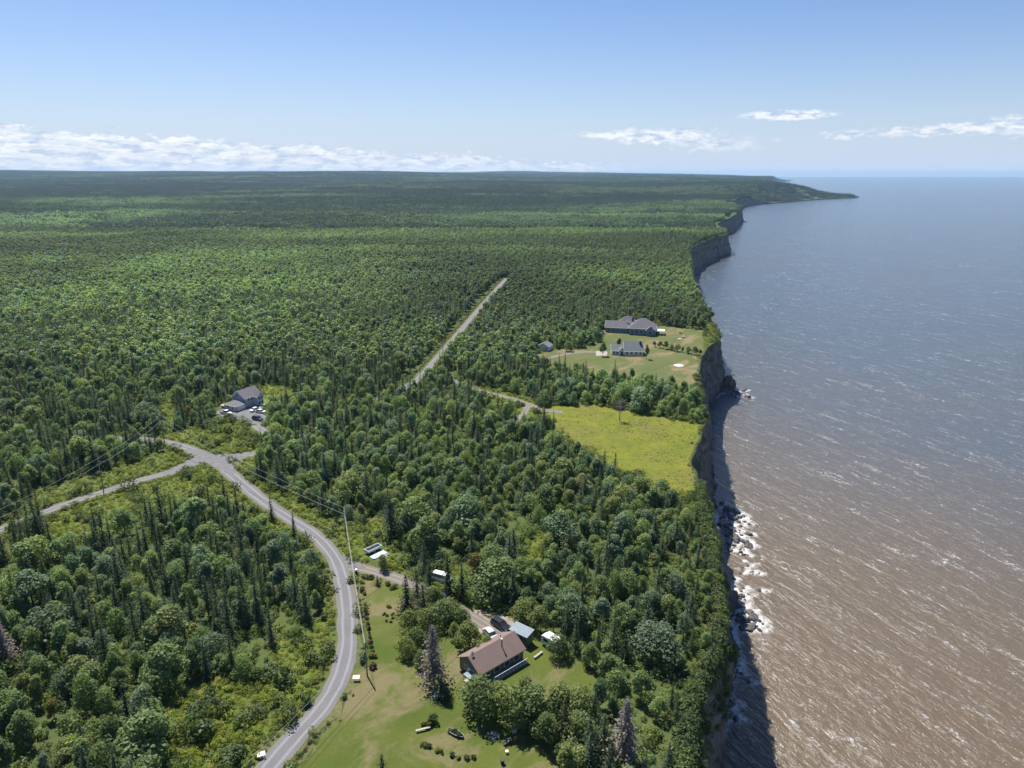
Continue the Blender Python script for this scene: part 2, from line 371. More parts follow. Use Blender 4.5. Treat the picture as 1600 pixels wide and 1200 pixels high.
def sea_material():
    m = bpy.data.materials.new('sea_water'); m.use_nodes = True; t = NT(m.node_tree); b = t.n['Principled BSDF']
    p = t.new('ShaderNodeNewGeometry').outputs['Position']
    rot = t.new('ShaderNodeVectorRotate', {'Vector': p, 'Angle': R(63)}, rotation_type='Z_AXIS').outputs[0]   # x now runs along the wave crests
    foam = t.new('ShaderNodeAttribute', attribute_name='surf').outputs['Fac']
    silt = t.new('ShaderNodeAttribute', attribute_name='silt').outputs['Fac']
    big = t.noise(t.vmul(rot, (.035, .16, 1)), 1.0, 5, .6, .5); med = t.noise(t.vmul(rot, (.26, .55, 1)), 1.0, 5, .62, .5); fine = t.noise(t.vmul(p, (1.5, 1.1, 1)), 1.0, 4, .65)
    pl = t.noise(t.vmul(p, (.006, .004, 1)), 1.0, 4, .55, .6)
    sl = t.math('MULTIPLY_ADD', t.math('SUBTRACT', pl, .5), .9, silt, clamp=True)
    c = t.mix(t.rng(sl, .0, 1.0, 0, 1), (.066, .083, .100), (.120, .088, .054))
    c = t.mix(t.rng(med, .35, .7, 0, .35), c, t.mix(.5, c, (.05, .05, .05)))
    grain = t.rng(t.noise(t.vmul(rot, (.9, 1.3, 1)), 1.0, 5, .7, .6), .46, .60, 0, 1, True)
    gust = t.rng(t.noise(t.vmul(p, (.012, .008, 1)), 1.0, 3, .5), .35, .65, .55, 1.15)
    cap = t.math('MULTIPLY', t.math('MULTIPLY', t.rng(big, .55, .64, 0, 1, True), t.rng(med, .46, .60, 0, 1, True)), t.math('MULTIPLY_ADD', grain, .85, .12))
    cap2 = t.math('MULTIPLY', t.math('MULTIPLY', t.rng(t.noise(t.vmul(rot, (.13, .40, 1)), 1.0, 5, .65, .8), .56, .68, 0, 1, True), grain), .6)
    sf = t.rng(t.math('MULTIPLY_ADD', t.noise(t.vmul(p, (.45, .3, 1)), 1.0, 6, .7, .8), 1.1, t.math('SUBTRACT', foam, 1.0)), .06, .60, 0, .9, True)
    spk = t.math('MULTIPLY', t.rng(t.noise(t.vmul(rot, (1.3, 1.9, 1)), 1.0, 3, .7, .4), .60, .74, 0, 1, True), gust)  # tiny glints on the ripples, painted as white speckle into the water colour
    cap = t.math('MULTIPLY', cap, gust)
    f = t.math('MAXIMUM', t.math('MAXIMUM', t.math('MULTIPLY', cap, .68), t.math('MULTIPLY', cap2, .75)), t.math('MAXIMUM', sf, t.math('MULTIPLY', spk, .42)))
    f = t.math('MULTIPLY', f, t.rng(fine, .35, .6, .35, 1.0))
    t.set(b, 'Base Color', t.mix(f, c, (.78, .78, .77)))
    t.set(b, 'Roughness', t.rng(f, 0, 1, .16, .6)); b.inputs['IOR'].default_value = 1.333; b.inputs['Specular IOR Level'].default_value = .5
    hgtn = t.math('MULTIPLY_ADD', big, 1.5, t.math('MULTIPLY_ADD', med, .75, t.math('MULTIPLY', fine, .16)))
    t.set(b, 'Normal', t.new('ShaderNodeBump', {'Height': hgtn, 'Strength': .85, 'Distance': .9}))
    return m
def sea():
    yy = np.concatenate([np.arange(-160, 60, 6.0), np.arange(60, 480, 1.6), 480 * np.exp(np.arange(0, 3.92, .017))])
    c_ = np.linspace(0, 1, 150)
    Y, C = np.meshgrid(yy, c_, indexing='ij'); x0 = Bx(np.minimum(yy, 14500))[:, None] - 9
    X = x0 + (500 + 1.1 * np.maximum(yy, 0)[:, None] + np.maximum(0, -x0 - 100)) * C ** 1.9
    Z = np.full(X.shape, SEA)
    me = grid_mesh('sea', X, Y, Z, sea_material(), flip=False)
    d = X - Bx(Y); d = np.maximum(d, 0)
    near = np.exp(-d / 4.6) * (.72 + .4 * sm(.3, .7, fbm(Y / 13, Y * 0, 9, 2)))
    for (rx, ry, s) in ROCKS:
        dd = np.hypot(X - rx - 1.5, (Y - ry)); near = np.maximum(near, np.exp(-np.maximum(dd - s * .8, 0) / (2.3 + s * .6)) * .95)
    near *= 1 - sm(600, 1500, Y) * .6
    fattr(me, 'surf', np.clip(near, 0, 1))
    silt = 1.08 - sm(0, 330, d - (170 - Y) * .6); silt = silt * (1 - .7 * sm(150, 760, Y))
    fattr(me, 'silt', np.clip(silt, 0, 1))
    struct(link('sea', me))
sea()

# ------------------------------------------------------------------ lawns, meadow, roads (sheets laid on the ground)
def sheet(name, poly, m, off, step, wob=1.2):
    """a draped sheet with an uneven outline"""
    P = np.array(poly); x0, y0 = P.min(0) - 2; x1, y1 = P.max(0) + 2
    gx = np.arange(x0, x1, step); gy = np.arange(y0, y1, step); X, Y = np.meshgrid(gx, gy)
    wx = X + (fbm(X / 5., Y / 5., 31) - .5) * 2 * wob * 2; wy = Y + (fbm(X / 5., Y / 5., 37) - .5) * 2 * wob * 2
    ins = inpoly(wx, wy, poly) & (X < Tx(Y) - .3)
    i = np.arange(X.size).reshape(X.shape)
    keep = ins[:-1, :-1] & ins[1:, :-1] & ins[:-1, 1:] & ins[1:, 1:]
    q = np.stack([i[:-1, :-1], i[:-1, 1:], i[1:, 1:], i[1:, :-1]], -1)[keep]
    used, inv = np.unique(q, return_inverse=True); q = inv.reshape(q.shape)
    v = np.stack([X.ravel()[used], Y.ravel()[used]], -1); v = np.column_stack([v, hgt(v[:, 0], v[:, 1]) + off])
    return struct(link(name, fill_mesh(bpy.data.meshes.new(name), v, q, m, True)))
def grass_material(name, a, b_, dry, dryamt=.5, s=.09, bump=.35, tuft=0.0):
    m = bpy.data.materials.new(name); m.use_nodes = True; t = NT(m.node_tree); b = t.n['Principled BSDF']
    p = t.new('ShaderNodeNewGeometry').outputs['Position']
    n1 = t.noise(p, s, 4, .55); n2 = t.noise(p, 1.3, 6, .7); n3 = t.noise(t.vmul(t.new('ShaderNodeVectorRotate', {'Vector': p, 'Angle': R(-50)}, rotation_type='Z_AXIS').outputs[0], (.045, .085, 1)), 1.0, 6, .7, .6)
    c = t.mix(t.rng(n1, .35, .65), a, b_); c = t.mix(t.rng(n3, .47, .62, 0, dryamt, True), c, dry)
    c = t.mix(t.rng(n2, .3, .75, 0, .45), c, t.mix(.55, c, (.03, .04, .01)))
    if tuft:
        tf = t.noise(t.vmul(p, (.5, .9, 1)), 1.0, 5, .65); c = t.mix(t.rng(tf, .45, .62, 0, tuft), c, t.mix(.6, c, (.02, .035, .006)))
    t.set(b, 'Base Color', c); b.inputs['Roughness'].default_value = .85; b.inputs['Specular IOR Level'].default_value = .15
    t.set(b, 'Normal', t.new('ShaderNodeBump', {'Height': n2, 'Strength': bump, 'Distance': .25}))
    return m
MLAWN = grass_material('mown_grass', (.094, .114, .019), (.064, .091, .013), (.185, .15, .08), .8)
sheet('lawn', LAWN, MLAWN, .05, .6, .5)
sheet('lawn_upper', UPLAWN, grass_material('field_grass', (.115, .128, .040), (.085, .108, .030), (.22, .165, .09), .95, .05), .05, 1.2, 1.0)
sheet('meadow', MEADOW, grass_material('meadow_grass', (.185, .195, .019), (.135, .158, .017), (.175, .145, .045), .6, .11, .9, .5), .05, .9, 1.0)
sheet('yard_grass', YARDGRASS, grass_material('rough_grass', (.17, .21, .045), (.12, .16, .03), (.2, .18, .08), .4, .1, .7, .5), .05, 1.0, .8)
for i, p in enumerate(LOWS): sheet('clearing', p, mat('bracken') if i else M.setdefault('bracken', grass_material('bracken', (.125, .155, .028), (.095, .13, .024), (.17, .15, .05), .4, .12, .8, .5)), .035, 1.0, 1.2)

def gravel_material(name, a, b_, tracks=.5):
    m = bpy.data.materials.new(name); m.use_nodes = True; t = NT(m.node_tree); b = t.n['Principled BSDF']
    p = t.new('ShaderNodeNewGeometry').outputs['Position']; u = t.new('ShaderNodeAttribute', attribute_name='across').outputs['Fac']
    n = t.noise(p, 3.5, 6, .7); n1 = t.noise(p, .12, 4)
    c = t.mix(t.rng(n, .3, .7), a, b_); c = t.mix(t.rng(n1, .35, .7, 0, .35), c, tuple(x * .7 for x in a))
    w = t.math('ABSOLUTE', t.math('SUBTRACT', t.math('ABSOLUTE', u), .45))
    c = t.mix(t.math('MULTIPLY', t.rng(w, .04, .2, 1, 0, True), t.rng(n, .3, .6, tracks * .7, min(1, tracks * 1.7))), c, tuple(min(1, x * 1.4) for x in b_))
    e = t.math('MULTIPLY_ADD', t.math('SUBTRACT', n, .5), .5, t.math('ABSOLUTE', u))
    c = t.mix(t.rng(e, .86, 1.0, 0, .8), c, (.17, .16, .09))
    t.set(b, 'Base Color', c); b.inputs['Roughness'].default_value = .92; b.inputs['Specular IOR Level'].default_value = .15
    t.set(b, 'Normal', t.new('ShaderNodeBump', {'Height': n, 'Strength': .3, 'Distance': .06}))
    return m
MGRAV = gravel_material('road_gravel', (.138, .136, .139), (.184, .18, .184)); MDIRT = gravel_material('drive_gravel', (.15, .132, .115), (.20, .178, .155), .4)
def strip(name, path, hw, m, off, jit=.18):
    P = np.asarray(path); d = np.gradient(P, axis=0); d /= np.hypot(d[:, 0], d[:, 1])[:, None]; n = np.stack([-d[:, 1], d[:, 0]], -1)
    us = np.linspace(-1, 1, 7); s = np.arange(len(P))
    j = 1 + (fbm(s / 4., 0 * s, 41, 3) - .5) * jit * 2
    X = P[:, 0:1] + n[:, 0:1] * us * (hw * j)[:, None]; Y = P[:, 1:2] + n[:, 1:2] * us * (hw * j)[:, None]
    me = grid_mesh(name, X, Y, hgt(X, Y) + off, m, flip=True); fattr(me, 'across', np.tile(us, len(P)))
    return struct(link(name, me))
MVERGE = grass_material('verge_grass', (.12, .125, .045), (.085, .11, .03), (.19, .16, .08), .6, .2, .7, .5)
for nm, pth, hw, m, off in (('verge', MAIN, 3.6, MVERGE, .060), ('verge', LEFT, 3.2, MVERGE, .064), ('verge', FAR, 3.4, MVERGE, .068), ('verge', SIDE, 2.4, MVERGE, .072),
                            ('road', MAIN, 2.15, MGRAV, .105), ('road', LEFT, 1.9, MGRAV, .098), ('road', LINK, 2.0, MGRAV, .088), ('road', FAR, 1.8, MGRAV, .092), ('driveway', SIDE, 1.7, MDIRT, .086),
                            ('driveway', DRV, 1.7, MDIRT, .09), ('driveway', DRV2, 1.4, MDIRT, .084), ('driveway', DRV3, 1.7, MDIRT, .09), ('driveway', YARDDRV, 1.9, MGRAV, .09)):
    strip(nm, pth, hw, m, off, .5 if nm == 'verge' else .16)
def flare(name, pts, m, off): return sheet(name, Wp(pts), m, off, .5, .3)
MYARD = mat('yard_gravel', (.155, .152, .156), .9, .15, var=.2, vscale=.6, bump=.3, bscale=4, coords='Object')
flare('road_junction', [(290, 698), (312, 703), (335, 709), (362, 709), (398, 703), (384, 716), (370, 727), (366, 746), (345, 735), (326, 727), (302, 732), (268, 743), (250, 741), (278, 727), (290, 712)], MYARD, .110)
flare('road_junction', [(533, 862), (552, 876), (575, 886), (562, 892), (553, 905), (548, 890), (535, 880)], MYARD, .112)
sheet('parking_yard', YARD, MYARD, .08, .8, .8); sheet('parking_yard', PARK, mat('dirt_yard', (.26, .22, .18), .95, .1, var=.25, vscale=.5, bump=.3, bscale=4), .076, .7, .8)
flare('parking_pad', [(930, 547), (949, 547), (949, 555), (930, 555)], mat('pale_gravel', (.34, .30, .26), .95, .1, var=.12, vscale=.6), .094)

# ------------------------------------------------------------------ foliage
def leaf_material(name, mode, bark=False):
    m = bpy.data.materials.new(name); m.use_nodes = True; t = NT(m.node_tree); t.n.clear()
    if mode == 'object': c = t.new('ShaderNodeObjectInfo').outputs['Color']
    else: c = t.new('ShaderNodeAttribute', attribute_name='tint', attribute_type='INSTANCER').outputs['Color']
    sh = t.new('ShaderNodeAttribute', attribute_name='leaf').outputs['Fac']
    hsv = t.new('ShaderNodeHueSaturation', {'Hue': t.rng(sh, 0, 1, .485, .512), 'Saturation': t.rng(sh, 0, 1, 1.08, .9), 'Value': t.rng(sh, 0, 1, .82, 1.2), 'Color': c}).outputs[0]
    d = t.new('ShaderNodeBsdfPrincipled', {'Base Color': hsv, 'Roughness': .55, 'Specular IOR Level': .28})
    tr = t.new('ShaderNodeBsdfTranslucent', {'Color': t.mix(1.0, hsv, (1.1, 1.25, .55), 'MULTIPLY')})
    mx = t.new('ShaderNodeMixShader', {0: .45, 1: d, 2: tr}); t.new('ShaderNodeOutputMaterial', {'Surface': mx})
    return m
ML_O = leaf_material('foliage', 'object'); ML_I = leaf_material('foliage_wood', 'inst')
MBARK = mat('bark', (.085, .07, .055), .95, .1, var=.3, vscale=3); MGREYBARK = mat('weathered_wood', (.23, .205, .195), .95, .1, var=.25, vscale=3); MBIRCH = mat('pale_bark', (.30, .28, .25), .9, .1, var=.3, vscale=3)

def leaf_quads(c, n, s, r, asp=.75):
    """rhombic leaf clusters: centres, normals, sizes -> verts, quads"""
    n = n / (np.linalg.norm(n, axis=1, keepdims=True) + 1e-9)
    a = r.normal(size=n.shape); u = np.cross(n, a); u /= np.linalg.norm(u, axis=1, keepdims=True) + 1e-9; w = np.cross(n, u)
    s = s[:, None]
    v = np.stack([c + u * s, c + w * s * asp + n * s * .25, c - u * s, c - w * s * asp + n * s * .25], 1).reshape(-1, 3)
    return v, np.arange(len(v)).reshape(-1, 4)
def crown_mesh(name, v, q, r, m):
    me = fill_mesh(bpy.data.meshes.new(name), v, q, m)
    fattr(me, 'leaf', r.random(len(me.polygons)), 'FACE'); return me
def broadleaf(seed, n, size, hh=9.0, rr=2.7, base=.22, lobes=9, slim=1.0):
    r = np.random.default_rng(seed); L = []
    for k in range(lobes):
        t = r.random() ** .8; z = hh * (base + .12 + (1 - base - .3) * t); a = r.random() * 6.283
        wr = rr * math.sin(math.pi * min(1, .32 + .60 * t)) * (.45 + .55 * r.random()); L.append((wr * math.cos(a), wr * math.sin(a), z, rr * (.28 + .26 * r.random())))
    L.append((r.normal() * .2, r.normal() * .2, hh - rr * .5, rr * .5)); L.append((0, 0, hh * (.5 + base * .5), rr * .62))
    L = np.array(L); k = r.integers(0, len(L), n * 2); d = r.normal(size=(n * 2, 3)); d[:, 2] += .25; d /= np.linalg.norm(d, axis=1, keepdims=True)
    rad = L[k, 3] * (1 + r.normal(size=n * 2) * .20); c = L[k, :3] + d * rad[:, None] * np.array([1, 1, .95])
    dist = np.linalg.norm(c[:, None, :] - L[None, :, :3], axis=2) / L[None, :, 3]; dist[np.arange(n * 2), k] = 9
    keep = (dist.min(1) > .72) | (r.random(n * 2) < .1); c = c[keep][:n]; d = d[keep][:n]
    nn = d + r.normal(size=d.shape) * .55; nn[:, 2] += .45
    return leaf_quads(c, nn, size * (.6 + .8 * r.random(len(c))), r), r
def spruce(seed, hh=12.0, rr=2.0, levels=20, per=9, seg=5, size=.42, base=.06, sparse=1.0):
    r = np.random.default_rng(seed); C = []; N = []; Sz = []
    for i in range(levels):
        t = (i + .5 * r.random()) / levels; z = hh * (base + (1 - base) * t); R0 = rr * 1.6 * (1 - t) ** 1.05 * (.85 + .3 * r.random()) + .12
        nb = max(3, int(per * (1 - .55 * t) * sparse)); a0 = r.random() * 6.283
        for b in range(nb):
            a = a0 + b * 6.283 / nb + r.normal() * .18; rb = R0 * (.7 + .5 * r.random()); k = max(2, int(round(seg * (.45 + .55 * (1 - t)))))
            for j in range(k):
                f = (j + .6 + .3 * r.random()) / k; rad = rb * f
                C.append((rad * math.cos(a) + r.normal() * .09, rad * math.sin(a) + r.normal() * .09, z + .35 * rb * .35 - rad * (.42 - .12 * t) + r.normal() * .06))
                N.append((math.cos(a) * .55 + r.normal() * .25, math.sin(a) * .55 + r.normal() * .25, .85)); Sz.append(size * (.65 + .5 * (1 - f) + .2 * r.random()) * (.6 + .4 * (1 - t)))
    C.append((0, 0, hh)); N.append((1, 0, .3)); Sz.append(size * .5)
    return leaf_quads(np.array(C), np.array(N), np.array(Sz), r, .6), r
def trunk_mesh(name, hh, r0, m, limbs=4, rr=1.5, seed=0, lo=.35):
    q = random.Random(seed); b = MB(); b.tube([(0, 0, -.4), (q.uniform(-.1, .1), q.uniform(-.1, .1), hh * .4), (q.uniform(-.15, .15), q.uniform(-.15, .15), hh * .8), (0, 0, hh * .95)], [r0, r0 * .75, r0 * .35, .02], 6)
    for i in range(limbs):
        z = hh * q.uniform(lo, .7); a = q.uniform(0, 6.28); l = rr * q.uniform(.6, .95)
        b.tube([(0, 0, z), (l * .5 * math.cos(a), l * .5 * math.sin(a), z + l * .35), (l * math.cos(a), l * math.sin(a), z + l * .8)], [r0 * .4, r0 * .25, .02], 4)
    return b.mesh(name, m)
NB, NS = 9, 7
B_HI, S_HI, B_TR, S_TR = [], [], [], []
for i in range(NB):
    hh = 9.0; rr = (2.4, 2.9, 2.1, 3.1, 2.6, 2.0, 2.8, 3.3, 2.3)[i]
    (v, q), r = broadleaf(100 + i, 2200, .225, hh, rr, (.10, .06, .16, .04, .10, .18, .06, .02, .14)[i], (14, 17, 13, 18, 14, 12, 16, 20, 13)[i])
    B_HI.append(crown_mesh('broadleaf_crown', v, q, r, ML_O)); B_TR.append(trunk_mesh('broadleaf_trunk', hh * .85, .16, MBIRCH if i % 3 == 2 else MBARK, 5, rr, i))
for i in range(NS):
    (v, q), r = spruce(200 + i, 12.0, (1.9, 2.2, 1.6, 2.4, 1.8, 2.0, 1.45)[i], (21, 20, 22, 19, 18, 21, 22)[i], (10, 10, 9, 11, 9, 8, 8)[i], 6, .34, (.05, .05, .08, .04, .1, .16, .07)[i])
    S_HI.append(crown_mesh('spruce_crown', v, q, r, ML_O)); S_TR.append(trunk_mesh('spruce_trunk', 11.6, .17, MBARK, 0))
def inst_copy(me, trunk=None):
    c = me.copy(); c.materials.clear(); c.materials.append(ML_I)
    if trunk is not None:
        bm = bmesh.new(); bm.from_mesh(c); n = len(bm.faces); bm.from_mesh(trunk); bm.faces.ensure_lookup_table()
        for f in bm.faces[n:]: f.material_index = 1
        bm.to_mesh(c); bm.free(); c.materials.append(trunk.materials[0])
    return c
LIB = {}
def library(key, meshes):
    col = bpy.data.collections.new(key)
    for i, me in enumerate(meshes):
        o = bpy.data.objects.new('%s_%02d' % (key, i), me); col.objects.link(o)
    LIB[key] = (col, len(meshes)); return col
library('near_tree', [inst_copy(a, b) for a, b in zip(B_HI, B_TR)] + [inst_copy(a, b) for a, b in zip(S_HI, S_TR)])
mids = []
for i in range(7):
    (v, q), r = broadleaf(300 + i, 330, .56, 9.0, 2.3 + .16 * i, .1, 8); mids.append(crown_mesh('mid_broadleaf', v, q, r, ML_I))
for i in range(5):
    (v, q), r = spruce(330 + i, 12.0, 1.15 + .15 * i, 15, 7, 3, .45); mids.append(crown_mesh('mid_spruce', v, q, r, ML_I))
library('mid_tree', mids)
def stand(seed, conif, n=58, half=16.0):
    """a stand of trees for the far forest"""
    r = np.random.default_rng(seed); V = []; Q = []; k = 0
    for i in range(n):
        x, y = r.uniform(-half, half, 2); sc = .6 + .55 * r.random()
        if r.random() < conif: (v, q), _ = spruce(int(r.integers(1e6)), 13.5, 1.3, 7, 5, 2, .8)
        else: (v, q), _ = broadleaf(int(r.integers(1e6)), 46, 1.15, 9.5, 2.9, .1, 4)
        V.append(v * sc + np.array([x, y, -.5])); Q.append(q + k); k += len(v)
    return crown_mesh('far_stand', np.vstack(V), np.vstack(Q), r, ML_I)
library('far_stand', [stand(400 + i, (0.08, .25, .15, .8, .92, .65, .5)[i]) for i in range(7)])
def bush(seed, n=90, size=.2, hh=1.0, rr=.8):
    (v, q), r = broadleaf(seed, n, size, hh, rr, .0, 5); return v, q, r
bsh = []
for i in range(6):
    v, q, r = bush(500 + i, 210, .115, 1.0 + .1 * i, .75 + .08 * i); bsh.append(crown_mesh('bush', v, q, r, ML_I))
library('low_bush', bsh)

def scatter_object(name, lib, x, y, z, idx, rot, scl, tint, label, cat):
    """one object whose points carry the plants of a mass nobody could count"""
    me = bpy.data.meshes.new(name); me.vertices.add(len(x)); me.vertices.foreach_set('co', np.stack([x, y, z], -1).astype(np.float32).ravel())
    a = me.attributes.new('idx', 'INT', 'POINT'); a.data.foreach_set('value', idx.astype(np.int32))
    fattr(me, 'rot', rot); a = me.attributes.new('scl', 'FLOAT_VECTOR', 'POINT'); a.data.foreach_set('vector', scl.astype(np.float32).ravel())
    a = me.attributes.new('tint', 'FLOAT_COLOR', 'POINT'); a.data.foreach_set('color', np.column_stack([tint, np.ones(len(x))]).astype(np.float32).ravel())
    o = link(name, me)
    ng = bpy.data.node_groups.new(name, 'GeometryNodeTree'); ng.interface.new_socket('Geometry', in_out='INPUT', socket_type='NodeSocketGeometry'); ng.interface.new_socket('Geometry', in_out='OUTPUT', socket_type='NodeSocketGeometry')
    N = ng.nodes; K = ng.links; gi = N.new('NodeGroupInput'); go = N.new('NodeGroupOutput'); ip = N.new('GeometryNodeInstanceOnPoints'); ci = N.new('GeometryNodeCollectionInfo')
    ci.inputs['Collection'].default_value = LIB[lib][0]; ci.inputs['Separate Children'].default_value = True; ci.inputs['Reset Children'].default_value = True
    def na(n, typ): k = N.new('GeometryNodeInputNamedAttribute'); k.data_type = typ; k.inputs['Name'].default_value = n; return k.outputs['Attribute']
    mp = N.new('GeometryNodeMeshToPoints'); K.new(gi.outputs[0], mp.inputs['Mesh'])
    K.new(mp.outputs[0], ip.inputs['Points']); K.new(ci.outputs[0], ip.inputs['Instance']); ip.inputs['Pick Instance'].default_value = True
    K.new(na('idx', 'INT'), ip.inputs['Instance Index']); cx = N.new('ShaderNodeCombineXYZ'); K.new(na('rot', 'FLOAT'), cx.inputs[2]); K.new(cx.outputs[0], ip.inputs['Rotation'])
    K.new(na('scl', 'FLOAT_VECTOR'), ip.inputs['Scale']); K.new(ip.outputs[0], go.inputs[0])
    md = o.modifiers.new('plants', 'NODES'); md.node_group = ng
    struct(o, 'stuff'); tag(o, label, cat); return o

# ---- where trees may stand
def clear_mask(x, y, extra=0.0):
    ok = np.ones(x.shape, bool)
    for p, hw in ROADS: 
        q = p[::6] if len(p) > 12 else p
        ok &= polyd(x, y, list(map(tuple, q)) + [tuple(p[-1])]) > hw + 2.6 + extra + (1.2 if p is FAR else (-2.0 if p is LINK else 0))
    for poly in [LAWN, PARK, UPLAWN, MEADOW, YARD, YARDGRASS] + LOWS + LOWGAP: ok &= ~inpoly(x, y, poly)
    ok &= (Tx(y) - x > 1.0) & away(x, y)
    return ok
KEEP = [W(583, 862) + (4.2,), W(594, 870) + (3.6,), W(588, 880) + (3.0,), W(691, 907) + (2.3,), W(694, 936) + (2.3,), W(722, 529) + (5,), (8.4, 127.4, 4.5), (2, 129.2, 3.6), W(541, 842) + (1.5,), W(162, 767) + (1.5,), W(257, 692) + (2,), (-115.8, 283.9, 7.5), (-112, 291, 9), W(968, 660) + (4,), (74, 434, 14), (18.6, 388, 5)]
def away(x, y, k=1.0):
    ok = np.ones(np.shape(x), bool)
    for kx, ky, kr in KEEP: ok &= np.hypot(x - kx, y - ky) > kr * k
    return ok
def jitter_grid(x0, x1, y0, y1, s):
    gx = np.arange(x0, x1, s); gy = np.arange(y0, y1, s); X, Y = np.meshgrid(gx, gy); X = X + (np.arange(len(gy)) % 2)[:, None] * s * .5
    return (X + rng.uniform(-.42, .42, X.shape) * s).ravel(), (Y + rng.uniform(-.42, .42, Y.shape) * s).ravel()
def in_view(x, y, m=140):
    zc = y * math.cos(PITCH) + CAMH * math.sin(PITCH); px = 800 + FPX * x / zc
    return (px > -m - 30) & (px < 1600 + m)
def conif_prob(x, y):
    n = fbm(x / 60., y / 60., 51, 3); f = fbm(x / 520., y / 210., 57, 4)
    p = sm(.44, .66, n) * .52 + .05; far = sm(.45, .55, f); w = sm(250, 700, y)
    band = sm(430, 620, y) * (1 - sm(1050, 1500, y)) * sm(40, -260, x); w = w * (1 - .0 * band); far = far * (1 - .35 * band)
    return np.clip(p * (1 - w) + w * (.12 + .85 * far * (.6 + .8 * (n - .2))), .04, .93)
def tints(n, con, x, y, r=rng):
    """leaf colour by kind, with drifts of paler and darker trees"""
    d = fbm(x / 90., y / 90., 61, 3); k = r.random(n); pal = np.array([(.165, .230, .084), (.186, .258, .092), (.142, .218, .114), (.208, .276, .096), (.168, .230, .140), (.234, .272, .092)])
    b = pal[r.integers(0, len(pal), n)] * (.82 + .36 * k)[:, None] * (.62 + .8 * d)[:, None]
    c = np.array([(.074, .106, .050), (.064, .096, .050), (.094, .122, .050)])[r.integers(0, 3, n)] * (.8 + .45 * k)[:, None]
    band = sm(430, 620, y) * (1 - sm(1050, 1500, y)) * sm(40, -260, x); d2 = fbm(x / 260., y / 120., 67, 3); b = b * (1 + .06 * band * sm(.35, .6, d2))[:, None]
    pt = fbm(x / 240., y / 110., 69, 4); b = b * (1 + sm(330, 480, y) * (-.36 + .5 * sm(.36, .62, pt)))[:, None]
    return np.where(con[:, None], c, b)
# near and middle forest
nx, ny = jitter_grid(-420, 160, 62, 350, 3.4); k = in_view(nx, ny, 260) & clear_mask(nx, ny); nx, ny = nx[k], ny[k]
k = rng.random(len(nx)) < .95 - .72 * sm(.56, .68, fbm(nx / 13., ny / 13., 71)); nx, ny = nx[k], ny[k]
cp = conif_prob(nx, ny)
for (px, py, rad, v) in ((260, 790, 60, .75), (60, 830, 60, .8), (430, 960, 80, .75), (420, 1060, 60, .7), (300, 900, 70, .5), (1080, 950, 90, .75), (1100, 850, 60, .6), (990, 1130, 70, .55), (420, 690, 50, .2), (640, 760, 120, .1), (860, 800, 120, .12), (120, 720, 80, .65), (700, 690, 120, .16), (560, 560, 160, .6), (760, 590, 120, .45), (150, 560, 160, .45)):
    cx_, cy_ = W(px, py); rw = rad * math.hypot(cy_, CAMH) / FPX * 1.5; g = np.exp(-((nx - cx_) ** 2 + ((ny - cy_) * .6) ** 2) / (rw * rw)); cp = cp * (1 - g) + v * g
con = rng.random(len(nx)) < cp
TREES = []  # x, y, conifer, height, width factor, idx, tint
hb = np.where(con, 5.6 + 5.2 * rng.random(len(nx)) + 2.5 * (rng.random(len(nx)) < .12), 4.0 + 4.2 * rng.random(len(nx)) ** 1.3)
edge = np.clip((Tx(ny) - nx) / 14, 0, 1); hb *= np.where(ny < 200, .55 + .45 * edge, .9 + .1 * edge)
wf = .76 + .46 * rng.random(len(nx)); ti = tints(len(nx), con, nx, ny)
bigc = (rng.random(len(nx)) < .02) & ~con & (edge > .8); hb[bigc] = 8.5 + 2.5 * rng.random(bigc.sum()); wf[bigc] = 1.15 + .35 * rng.random(bigc.sum())
gold = rng.random(len(nx)) < .008; ti[gold & ~con] = (.22, .19, .05)
for i in range(len(nx)): TREES.append([nx[i], ny[i], bool(con[i]), hb[i], wf[i], int(rng.integers(0, NS if con[i] else NB)), tuple(ti[i]), None])
